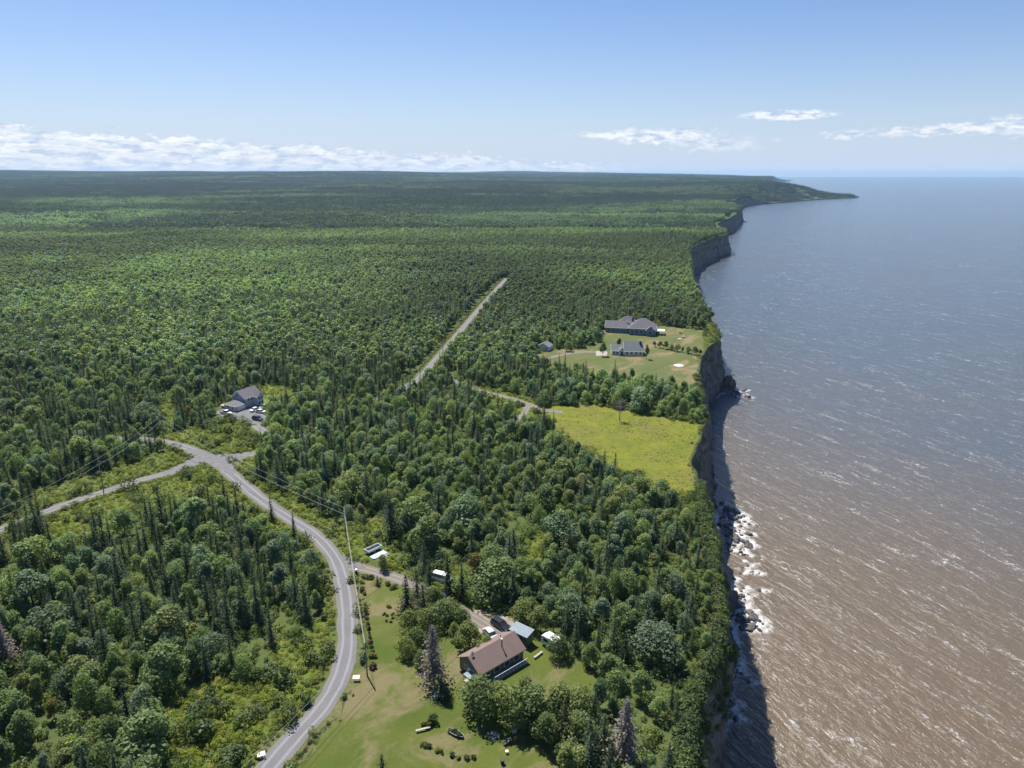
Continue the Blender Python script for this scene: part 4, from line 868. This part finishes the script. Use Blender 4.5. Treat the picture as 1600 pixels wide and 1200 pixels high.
def white_shed():
    x, y = 18.6, 388.0; o = thing('white_shed', 'small white shed with a blue-grey roof at the clearing edge', 'shed', (x, y, H(x, y)), R(-26))
    wall_block(o, 0, 0, 5.4, 6.4, 2.7, 4.4, MWSIDE, MROOFBL, R(90), trim=MWHITE, oh=.35); MB().box((-.8, -2.74, 1.1), (2.2, .08, 2.0)).build('door', MWHITE, o); window(o, (2.0, -2.74, 1.5), .8, .8, 0, MTRIM, MGLASS)
white_shed()
def village():
    for i, (px, py, L_, c, lab) in enumerate(((1245, 305, 17, MWHITE, 'white cottage at the left of the village on the far headland'), (1288, 306, 12, MWHITE, 'small bright white cottage in the middle of the far headland'), (1266, 302, 16, MWSIDE, 'pale building highest on the far headland'), (1276, 305, 9, MWSIDE, 'tiny pale cottage left of the bright white one'))):
        x, y, z = G(px, py); x, y, z = x, y, H(x, y)
        o = thing('cottage', lab, 'house', (x, y, z), R(20 + 31 * i), 'village houses on the headland'); wall_block(o, 0, 0, L_, L_ * .5, 4.5, 7.5, c, MROOFW if i % 2 else MROOFBL, oh=.8, base=-2)
village()

# ------------------------------------------------------------------ vehicles
MTYRE = mat('tyre_rubber', (.02, .02, .02), .85); MRIM = mat('wheel_rim', (.45, .45, .46), .3, .5, metal=.6); MLAMP = mat('lamp_glass', (.75, .75, .72), .15, .6); MTAIL = mat('tail_lamp', (.35, .02, .02), .2, .5)
def paint(name, c): 
    m = mat(name, c, .28, .5); m.node_tree.nodes['Principled BSDF'].inputs['Coat Weight'].default_value = .5; return m
def wheel(parent, x, y, r, s):
    t = MB().tube([(x, y - .11, r), (x, y + .11, r)], r, 14).build('wheel', MTYRE, parent); MB().tube([(x, y + s * .02, r), (x, y + s * .125, r)], r * .6, 10).build('rim', MRIM, t)
def car(label, x, y, rz, c, kind='sedan', group=None):
    z = H(x, y) + .09; nm = {'sedan': 'parked_car', 'suv': 'parked_car', 'pickup': 'pickup_truck', 'van': 'parked_van'}[kind]
    o = thing(nm, label, {'pickup': 'pickup', 'van': 'van'}.get(kind, 'car'), (x, y, z), rz, group)
    L, Wd, hb, hr, cab = {'sedan': (4.5, 1.78, .92, 1.45, (-1.75, -1.05, .55, 1.25)), 'suv': (4.75, 1.9, 1.08, 1.75, (-2.2, -1.9, .5, 1.2)), 'pickup': (5.6, 1.95, 1.1, 1.82, (-.55, -.35, .95, 1.55)), 'van': (5.0, 1.95, 1.05, 1.95, (-2.4, -2.3, 1.2, 2.0))}[kind]
    l, w = L / 2, Wd / 2
    MB().prism([(-l, .42), (-l + .12, .3), (l - .15, .3), (l, .48), (l - .03, .78), (cab[3] + .05, hb), (cab[0], hb), (-l + .03, hb - (.08 if kind != 'sedan' else .1))], -w, w, {0: .96, 4: .94, 5: .95, 6: .95, 7: .95}).build('body', paint(*c), o)
    g = MB().prism([(cab[0], hb), (cab[3], hb), (cab[2], hr - .05), (cab[1], hr - .05)], -w * .93, w * .93, {2: .84, 3: .84}).build('windows', MGLASS, o)
    MB().prism([(cab[1] - .06, hr - .06), (cab[2] + .06, hr - .06), (cab[2] - .1, hr + .02), (cab[1] + .1, hr + .02)], -w * .82, w * .82, {2: .9, 3: .9}).build('roof', paint(*c), o)
    if kind == 'pickup': MB().box((-1.7, 0, hb + .01), (2.0, 1.5, .06)).build('bed', MDARK, o)
    for sx in (l - .85, -l + .9):
        for sy in (-1, 1): wheel(o, sx, sy * (w - .1), .34, sy)
    for sy in (-1, 1): MB().box((l - .06, sy * w * .7, .7), (.12, .36, .16)).build('headlight', MLAMP, o); MB().box((-l + .02, sy * w * .75, .75), (.08, .24, .18)).build('tail_light', MTAIL, o)
    return o
BLK = ('black_paint', (.012, .014, .018)); WHT = ('white_car_paint', (.78, .79, .80)); NAV = ('navy_paint', (.02, .035, .07)); SLV = ('silver_paint', (.50, .53, .56))
car('black sport utility car parked behind the green bungalow', -2.5, 133.7, R(-45), BLK, 'suv'); car('pale silver car half hidden behind the bungalow roof', -4.6, 130.6, R(-58), SLV)
car('white pickup parked left of the grey house garage', -117.6, 276.6, R(-31), WHT, 'pickup'); car('white car nearest the garage door on the gravel yard', -107.2, 280.6, R(-115), WHT); car('white car beside trees, right of the garage', -103.9, 278.2, R(-20), WHT)
car('dark navy car at the lower edge of the gravel yard', -102.0, 269.0, R(-27), NAV, 'suv'); car('silver car behind the two white cars', -104.6, 284.4, R(-110), SLV)
car('white van in the shade of spruces by the lane', *W(691, 907), R(-25), WHT, 'van'); car('dark blue car in deep shade at the end of the lane', *W(694, 936), R(-32), NAV)
car('white car standing on the verge of the straight far road', *W(722, 529), R(75), WHT)
def camper():
    x, y = 8.4, 127.4; o = thing('camper_trailer', 'small white camper trailer with a dark window band under the trees', 'camper', (x, y, H(x, y) + .05), R(-43))
    MB().prism([(-2.1, .5), (2.0, .5), (2.25, 1.1), (1.9, 2.3), (1.5, 2.5), (-1.7, 2.5), (-2.15, 2.2)], -1.05, 1.05).build('body', MWHITE, o)
    for s in (-1, 1): MB().box((0, s * 1.06, 1.65), (3.0, .05, .6)).build('window', MGLASS, o); wheel(o, -.2, s * .95, .33, s)
    MB().tube([(2.0, -.5, .5), (3.3, 0, .45), (2.0, .5, .5)], .05, 5).build('hitch', MDARK, o); MB().box((-.3, 0, 2.55), (.7, .6, .2)).build('roof_vent', MTRIM, o); MB().tube([(3.2, 0, -.05), (3.2, 0, .5)], .05, 5).build('jack', MDARK, o)
    for sx in (-1.7, 1.6): MB().tube([(sx, 0, -.05), (sx, 0, .55)], .05, 5).build('stabiliser', MDARK, o)
camper()
def utility_trailer():
    x, y = W(583, 862); o = thing('utility_trailer', 'white sided trailer with a dark open bed in the bushes by the lane', 'trailer', (x, y, H(x, y) + .05), R(47))
    MB().box((0, 0, .62), (4.4, 1.7, .12)).build('bed', MDARK, o)
    for c, sz in (((0, .87, .95), (4.4, .08, .6)), ((0, -.87, .95), (4.4, .08, .6)), ((2.16, 0, .95), (.08, 1.66, .6)), ((-2.16, 0, .95), (.08, 1.66, .6))): MB().box(c, sz).build('side_panel', MWHITE, o)
    for s in (-1, 1): wheel(o, -.2, s * 1.0, .32, s)
    MB().tube([(-2.1, -.5, .55), (-3.3, 0, .4), (-2.1, .5, .55)], .05, 5).build('hitch', MDARK, o); MB().tube([(-3.2, 0, -.05), (-3.2, 0, .45)], .05, 5).build('jack', MDARK, o)
    x, y = W(592, 868); z = H(x, y) + .1; v = []; n = 9
    for i in range(n):
        for j in range(6): v.append((i * .55 - 2.2, j * .4 - 1.0, .12 + .25 * float(fbm(i * .8, j * .9, 81, 2)) - .12 * (i in (0, n - 1) or j in (0, 5))))
    b = MB().add(v, [(i * 6 + j, (i + 1) * 6 + j, (i + 1) * 6 + j + 1, i * 6 + j + 1) for i in range(n - 1) for j in range(5)])
    t = b.build('tarpaulin', mat('blue_tarp', (.40, .52, .68), .45, .4, var=.15, vscale=1.5), loc=(x, y, z), smooth=True); t.rotation_euler.z = R(47); tag(t, 'pale blue tarpaulin spread beside the white trailer', 'tarpaulin')
    x, y = W(599, 870); o = thing('lumber_pile', 'untidy pile of weathered boards beside the blue tarpaulin', 'lumber pile', (x, y, H(x, y) + .1), R(47)); MW = [mat('board_pale', (.5, .43, .34), .85, var=.2), mat('board_grey', (.35, .31, .29), .85, var=.2), mat('board_white', (.62, .6, .57), .8, var=.1)]
    for i in range(26): MB().box((random.uniform(-1.1, 1.1), random.uniform(-.9, .9), .06 + .05 * (i // 4)), (random.uniform(1.0, 2.4), .16, .05), random.choice((0, 0, R(90), random.uniform(-.6, .6)))).build('board', MW[i % 3], o)
utility_trailer()

# ------------------------------------------------------------------ utility poles and wires
MPOLE = mat('pole_wood', (.25, .225, .20), .9, var=.25); MWIRE = mat('wire', (.42, .42, .40), .5, .4); MPORC = mat('insulator', (.5, .5, .48), .3)
POLES = {}
def pole(key, px, py, h_, label, arm=0.0):
    x, y = W(px, py); z = H(x, y); o = thing('utility_pole', label, 'utility pole', (x, y, z), 0, 'wooden utility poles')
    MB().tube([(0, 0, -.5), (0, 0, h_)], [.17, .12], 8).build('pole', MPOLE, o); MB().tube([(0, 0, h_), (0, 0, h_ + .22)], .06, 6).build('insulator', MPORC, o)
    MB().box((.16, 0, h_ * .80), (.14, .10, .26)).build('bracket', MPORC, o)
    POLES[key] = Vector((x, y, z + h_))
pole('A', 541, 842, 9.2, 'wooden utility pole at the edge of the wood by the road bend'); pole('B', 574, 1057, 7.8, 'wooden utility pole on the lawn casting a dark shadow'); pole('D', 162, 767, 10.6, 'wooden utility pole beside the left road'); pole('E', 257, 692, 10.6, 'wooden utility pole where the road leaves the junction at the left')
pole('C', 330, 1330, 8.5, 'wooden utility pole beyond the bottom edge left of the road'); pole('L', -60, 890, 10.5, 'wooden utility pole past the left edge beside the left road')
pole('r2', 657, 596, 8.5, 'wooden utility pole at the near end of the straight far road'); pole('r1', 692, 556, 8.5, 'wooden utility pole halfway along the straight far road'); pole('F', 805, 536, 9.0, 'wooden utility pole in the trees left of the white shed'); pole('r3', 642, 612, 8, 'wooden utility pole hidden among trees at the near end of the far road')
def wire(a, b, label, drop=.0, sag=.9, r=.028):
    p, q = POLES[a] - Vector((0, 0, drop)), POLES[b] - Vector((0, 0, drop)); pts = [p.lerp(q, t) - Vector((0, 0, 4 * sag * t * (1 - t))) for t in np.linspace(0, 1, 25)]
    tag(MB().tube(pts, r, 4).build('power_line' if drop < 1 else 'telephone_line', MWIRE), label, 'wire')
NMS = {'A': 'road bend', 'B': 'lawn', 'C': 'bottom edge', 'D': 'left road', 'E': 'junction', 'L': 'left edge', 'r1': 'far road', 'r2': 'near far-road', 'F': 'white shed'}
for a_, b_, s_g in (('A', 'B', .7), ('E', 'A', 1.6), ('E', 'D', .8), ('D', 'L', .9), ('B', 'C', .8), ('r2', 'r1', .6), ('r1', 'F', .8)):
    wire(a_, b_, 'upper overhead wire from the %s pole to the %s pole' % (NMS[a_], NMS[b_]), -.15, s_g)
    if a_[0] != 'r': wire(a_, b_, 'lower thicker overhead cable between the %s pole and the %s pole' % (NMS[a_], NMS[b_]), 1.8, s_g + .25, .036)

# ------------------------------------------------------------------ small things by the road and on the lawns
def at(px, py, dz=.05): x, y = W(px, py); return (x, y, H(x, y) + dz)
def sign_board(px, py, rz, label):
    o = thing('sign_board', label, 'sign', at(px, py, .0), rz, 'white boards by the road')
    MB().box((0, 0, .85), (1.3, .06, .8), 0, ('X', R(-72))).build('board', MWHITE, o)
    for s in (-1, 1): MB().box((s * .5, .08, .4), (.07, .07, .95)).build('post', MPOLE, o)
sign_board(557, 1064, R(4), 'tilted white board between the road and the lawn pole'); sign_board(409, 1186, R(25), 'tilted white board at the left road edge near the bottom')
def mailbox():
    o = thing('mailbox', 'dark mailbox stand with a pale top at the lane corner', 'mailbox', at(557, 898), R(20)); MB().box((0, 0, .5), (.5, .6, 1.1)).build('stand', MDARK, o); MB().prism([(-.3, 1.05), (.3, 1.05), (.3, 1.25), (.18, 1.38), (-.18, 1.38), (-.3, 1.25)], -.36, .36).build('box', MTRIM, o)
mailbox()
def ring():
    o = MB(); n = 28
    for k_ in range(n):
        a0, a1 = 6.2832 * k_ / n, 6.2832 * (k_ + 1) / n
        p = lambda a, r_, z: (r_ * math.cos(a), r_ * math.sin(a), z)
        o.add([p(a0, .7, .02), p(a1, .7, .02), p(a1, 2.4, .02), p(a0, 2.4, .02), p(a0, .7, .16), p(a1, .7, .16), p(a1, 2.4, .14), p(a0, 2.4, .14)], [(4, 5, 6, 7), (3, 2, 6, 7)[::-1], (0, 1, 5, 4)])
    tag(o.build('stone_ring', mat('white_stone', (.72, .71, .68), .8, var=.12, vscale=4), loc=at(1060.5, 571, .05)), 'flat white ring on the dry upper lawn near the cliff', 'stone ring')
ring()
def table_set(px, py, label, m):
    o = thing('picnic_table', label, 'picnic table', at(px, py), random.uniform(0, 3)); MB().box((0, 0, .75), (1.9, .8, .07)).build('table_top', m, o)
    for s in (-1, 1): MB().box((0, s * .8, .45), (1.9, .3, .06)).build('bench', m, o); MB().box((s * .6, 0, .37), (.1, 1.7, .06)).build('brace', m, o); [MB().box((s * .6, t_ * .55, .34), (.1, .1, .75), 0, ('X', t_ * .35)).build('leg', m, o) for t_ in (-1, 1)]
table_set(1063, 521, 'dark picnic table on the lawn by the large house', MDARK); table_set(1068, 527, 'wooden picnic table on the lawn right of the large house', MDECK); table_set(1062, 531, 'white picnic table on the lawn right of the large house', MWHITE)
MSTONE = mat('field_stone', (.42, .38, .35), .9, var=.3, vscale=3)
def rock_mesh(seed, sub=2, rough=.5):
    r = random.Random(seed); bm = bmesh.new(); bmesh.ops.create_icosphere(bm, subdivisions=sub, radius=1)
    for k_ in range(7):
        n = Vector((r.gauss(0, 1), r.gauss(0, 1), r.gauss(0, 1))).normalized(); d = r.uniform(.55, .85)
        for v in bm.verts:
            t = v.co.dot(n)
            if t > d: v.co -= n * (t - d)
    for v in bm.verts: v.co *= 1 + r.uniform(-.07, .07)
    me = bpy.data.meshes.new('rock'); bm.to_mesh(me); bm.free(); return me
def fire_pit():
    o = thing('rock_pile', 'heap of pale stones on the lawn below the big tree', 'rock pile', at(771, 1146)); ms = [rock_mesh(k_, 1) for k_ in range(4)]
    for me in ms: me.materials.append(MSTONE)
    for i in range(46):
        a, r_ = random.uniform(0, 6.28), 1.15 * math.sqrt(random.random()); s = link('stone', ms[i % 4], o); k_ = random.uniform(.13, .3); s.scale = (k_, k_ * random.uniform(.7, 1.2), k_ * .8); s.location = (r_ * math.cos(a), r_ * math.sin(a) * .8, .1 + .45 * max(0, 1 - r_) * random.random()); s.rotation_euler = (random.uniform(0, 3), random.uniform(0, 3), random.uniform(0, 3))
fire_pit()
def chair(px, py, rz, m, label):
    o = thing('lawn_chair', label, 'chair', at(px, py), rz, 'lawn chairs'); MB().box((0, 0, .36), (.62, .6, .06)).build('seat', m, o); MB().box((-.36, 0, .75), (.06, .6, .85), 0, ('Y', -.35)).build('backrest', m, o)
    for s in (-1, 1): MB().box((0, s * .33, .58), (.75, .1, .05)).build('armrest', m, o); [MB().box((t_ * .27, s * .28, .16), (.06, .06, .42)).build('leg', m, o) for t_ in (-1, 1)]
MGRN = mat('green_plastic', (.03, .10, .06), .5); MGRYP = mat('grey_plastic', (.35, .35, .36), .5)
chair(803, 1142, R(200), MWHITE, 'white lawn chair at the edge of the tree shadow'); chair(789, 1160, R(220), MDARK, 'dark lawn chair between the stone heap and the white stool'); chair(793, 1156, R(160), MGRYP, 'grey lawn chair behind the dark lawn chair')
def planter():
    o = thing('garden_boat', 'long dark green boat-shaped planter full of plants on the lawn', 'planter', at(712, 1145), R(-32)); o.scale = (.8, .75, .8); n = 9; v = []
    for i in range(n):
        u = i / (n - 1) * 2 - 1; w_ = .75 * (1 - abs(u) ** 2.6 * .75)
        v += [(u * 2.1, -w_, .55), (u * 2.05, -w_ * .6, .02), (u * 2.05, w_ * .6, .02), (u * 2.1, w_, .55)]
    fs = [(i * 4 + j, i * 4 + j + 1, i * 4 + j + 5, i * 4 + j + 4) for i in range(n - 1) for j in range(3)] + [(0, 1, 2, 3), tuple((n - 1) * 4 + k_ for k_ in (3, 2, 1, 0))]
    MB().add(v, fs).build('hull', MGRN, o); MB().box((-.2, 0, .34), (3.2, .9, .3)).build('soil', MBARK, o); MB().box((.6, 0, .45), (.3, 1.2, .06)).build('thwart', MWHITE, o)
    for s in (-1, 1): MB().tube([(v[i * 4 + (0 if s < 0 else 3)][0], v[i * 4 + (0 if s < 0 else 3)][1], .57) for i in range(n)], .07, 5).build('gunwale', MGRYP, o)
planter()
def bench(px, py, rz, label):
    o = thing('garden_bench', label, 'bench', at(px, py), rz); MB().box((0, 0, .42), (2.6, .4, .08)).build('seat', MDECK, o); [MB().box((s * 1.05, 0, .2), (.1, .36, .42)).build('leg', MDECK, o) for s in (-1, 1)]
bench(841, 1022, R(48), 'long plank bench on the grass below the camper'); bench(661, 1140, R(20), 'grey plank bench beside the yellow shrub')
tag(MB().box((0, 0, .22), (.4, .4, .44)).box((0, 0, .47), (.5, .5, .07)).build('garden_stool', MWHITE, loc=at(792, 1173)), 'small white stool alone on the dry lawn', 'stool')
tag(MB().tube([(0, 0, 0), (0, 0, .75)], [.3, .36], 10).tube([(0, 0, .75), (0, 0, .82)], .4, 10).build('rubbish_bin', MDARK, loc=at(785, 1189)), 'dark bin on the dry lawn near the bottom edge', 'bin')
tag(MB().box((0, 0, .3), (.9, .6, .6)).box((.2, 0, .66), (.4, .62, .12)).build('storage_box', mat('blue_plastic', (.12, .25, .45), .5), loc=at(680, 1090)), 'blue storage box in the shade of the dead spruce', 'box')

# garden shrubs
SH = []
for i in range(5):
    v, q, r = bush(700 + i, 260, .13, 1.0, .62 + .05 * i); SH.append(crown_mesh('shrub_leaves', v, q, r, ML_O))
STEM = MB().tube([(0, 0, -.2), (0, 0, .5)], [.05, .02], 5).mesh('stem', MBARK)
def shrub(px, py, s, c, label, group):
    o = thing('garden_shrub', label, 'shrub', at(px, py, 0), random.uniform(0, 6), group); o.scale = (s, s, s * random.uniform(.8, 1.05)); link('stem', STEM, o); cr = link('foliage', random.choice(SH), o); cr.color = c + (1,)
YEL = (.20, .21, .04); DKG = (.045, .08, .025); MG = (.08, .12, .03); RED = (.13, .07, .035)
for i, (px, py) in enumerate([(571, 946), (570, 954), (572, 961), (573.5, 968), (574.5, 976), (575.5, 984), (577, 991), (578, 998), (579.5, 1005), (580.5, 1012), (581, 1020)]): shrub(px, py, .62 + .1 * (i % 3), (DKG, MG, RED)[i % 3], 'small shrub in the straight flower row along the lawn', 'shrubs in the flower row')
for px, py, s, c, lb in ((567, 925, 1.1, DKG, 'dark spreading shrub at the upper end of the flower row'), (570, 930, .8, YEL, 'yellow shrub at the upper end of the flower row'), (566, 912, .75, YEL, 'small yellow shrub below the mailbox'), (571, 904, 1.1, MG, 'rounded shrub on the lawn corner by the lane, nearest the mailbox'), (580, 905, 1.1, MG, 'rounded shrub on the lawn corner by the lane, second from the mailbox'), (606, 915, 1.1, YEL, 'yellow shrub beside the lane under the spruces'), (615, 920, 1.0, MG, 'green shrub beside the lane right of the yellow shrub'), (607, 950, .9, YEL, 'lone yellow shrub at the tree edge of the lawn'), (567, 1033, 1.4, DKG, 'dark round shrub by the road above the white board'), (581, 1028, .9, YEL, 'yellow shrub near the lower end of the flower row'), (586, 1028, .8, YEL, 'second yellow shrub near the lower end of the flower row'), (583, 1043, 1.3, RED, 'reddish shrub ending the flower row'), (667, 1132, 1.3, YEL, 'big yellow shrub by the grey bench'), (677, 1128, 1.5, DKG, 'dark tall shrub right of the big yellow shrub')): shrub(px, py, s, c, lb, None)
for i, (px, py) in enumerate([(661, 1162), (667, 1165), (672, 1166), (682, 1171), (690, 1174), (707, 1179), (716, 1182), (728, 1183), (739, 1182)]): shrub(px, py, .65 + .12 * (i % 2), (YEL, MG, DKG)[i % 3], 'small shrub in the curved border at the bottom of the lawn', 'shrubs in the curved border')
for px, py, s_z in ((707, 1142, .8), (711, 1145, .7), (716, 1148, .9)): shrub(px, py, s_z, DKG, 'leafy plant standing in the boat-shaped planter', 'plants in the planter')
for px, py in ((600, 961), (605, 963), (613, 961), (604, 972), (611, 973), (614, 967)): shrub(px, py, .5, DKG, 'tiny dark planting in the block on the lawn', 'young plants on the lawn')
def small_spruce(px, py, h_, label):
    x, y = W(px, py); make_tree([x, y, True, h_, 1.5, 3, C1, label])
small_spruce(590, 915, 2.6, 'tiny dark spruce on the lawn corner by the lane')

# dead and bare trees
def dead_needles(k_, o, h_, w_, c):
    cr = link('dead_needles', S_HI[k_], o); cr.scale = (h_ / 12 * w_, h_ / 12 * w_, h_ / 12); cr.color = c + (1,)
def dead_tree(name, px, py, h_, rad, n, m, label, conifer=True, seed=1):
    r = random.Random(seed); o = thing(name, label, 'dead tree', at(px, py, 0), r.uniform(0, 6)); MB().tube([(0, 0, -.5), (.1, .05, h_ * .5), (0, 0, h_)], [.22, .13, .03], 7).build('trunk', m, o); b = MB()
    for i in range(n):
        if conifer:
            t = .1 + .9 * (i / n); z = h_ * t; l = rad * (1 - t) ** .7 * r.uniform(.6, 1.15) + .25; a = i * 2.399
            e = Vector((l * math.cos(a), l * math.sin(a), z - l * .28)); b.tube([(0, 0, z), (e.x * .55, e.y * .55, z - l * .08), e], [.05, .04, .015], 3)
            for k_ in range(6):
                f = r.uniform(.25, 1); p = Vector((e.x * f, e.y * f, z - l * .25 * f * f)); d = Vector((r.gauss(0, .3), r.gauss(0, .3), -r.uniform(.1, .4))); b.tube([p, p + d], [.03, .01], 3)
        else:
            z = h_ * r.uniform(.35, .9); a = r.uniform(0, 6.28); l = rad * r.uniform(.5, 1) * (1.15 - z / h_ * .5); e = Vector((l * math.cos(a), l * math.sin(a), z + l * .55)); b.tube([(0, 0, z), e * .5 + Vector((0, 0, z * .5)), e], [.07, .05, .015], 4)
            for k_ in range(7):
                p = Vector((0, 0, z)).lerp(e, r.uniform(.35, 1)); d = Vector((r.gauss(0, .5), r.gauss(0, .5), r.uniform(0, .6))); b.tube([p, p + d], [.03, .01], 3)
    b.build('branches', m, o)
    if conifer: dead_needles(5, o, h_ * .98, 1.25, (.235, .195, .175) if seed != 6 else (.30, .235, .23))
dead_tree('dead_spruce', 678, 1066, 13.2, 2.9, 190, MGREYBARK, 'dead grey spruce standing on the lawn beside the bungalow')
dead_tree('dead_spruce', 975, 1185, 13.0, 2.4, 170, MGREYBARK, 'dead grey spruce among green trees at the cliff edge near the bottom', seed=4)
dead_tree('dead_spruce', 12, 1045, 11.0, 2.6, 150, mat('reddish_dead_wood', (.25, .19, .19), .95, var=.25), 'dead reddish grey spruce at the left edge', seed=6)
dead_tree('bare_tree', 968, 660, 9.0, 3.4, 46, MGREYBARK, 'bare leafless grey tree alone in the bright meadow', False, 8)

# ------------------------------------------------------------------ shore boulders
def boulders():
    ms = [rock_mesh(40 + k_, 2) for k_ in range(6)]; m = mat('wet_basalt', (.085, .078, .074), .7, .35, var=.45, vscale=2.5, bump=.5, bscale=4)
    for me in ms: me.materials.append(m)
    R_ = sorted(ROCKS, key=lambda r_: -r_[2] / math.hypot(r_[0], r_[1])); 
    for i, (x, y, s) in enumerate(R_):
        o = link('boulder', ms[i % 6]); o.location = (x, y, SEA + s * .12 + max(0, (float(Bx(y)) + 2 - x)) * .25); o.scale = (s * random.uniform(.8, 1.2), s * random.uniform(.8, 1.3), s * random.uniform(.5, .85)); o.rotation_euler = (random.uniform(-.3, .3), random.uniform(-.3, .3), random.uniform(0, 6))
        z = 'by the sea stack under the promontory' if 380 < y < 440 else ('at the foot of the distant cliffs' if y > 440 else ('in the boulder beach below the meadow' if y > 222 else 'in the surf below the wooded cliff'))
        tag(o, 'dark wet boulder ' + z, 'boulder', 'boulders ' + z)
    x, y = W(1143, 606, SEA); b = bmesh.new(); bmesh.ops.create_icosphere(b, subdivisions=4, radius=1)
    for v in b.verts:
        p = v.co.copy(); n_ = float(fbm(p.x * 2.2 + 5, p.y * 2.2 + p.z * 1.3, 91, 4)) - .5; v.co = Vector((p.x * 4.2, p.y * 5.0, p.z * 8.0 * (1 - .25 * abs(p.x)))) * (1 + n_ * .55)
    me = bpy.data.meshes.new('sea_stack'); b.to_mesh(me); b.free(); me.materials.append(MCLIFF); o = link('sea_stack', me); o.location = (x - 2, y, SEA + .5); tag(o, 'tall craggy rock stack at the foot of the grassy promontory', 'sea stack')
boulders()

# ------------------------------------------------------------------ haze
def haze():
    b = MB().box((2000, 12000, 46), (62000, 24900, 168)); o = b.build('haze', None); o.data.materials.clear()
    m = bpy.data.materials.new('haze'); m.use_nodes = True; t = NT(m.node_tree); t.n.clear()
    v = t.new('ShaderNodeVolumePrincipled', {'Color': (.46, .73, 1.0, 1), 'Density': 4.0e-5, 'Anisotropy': .2})
    ou = t.new('ShaderNodeOutputMaterial'); t.l.new(v.outputs[0], ou.inputs['Volume']); o.data.materials.append(m)
    struct(o, 'stuff'); o['label'] = 'thin bluish summer haze over forest and sea'; o['category'] = 'haze'
haze()
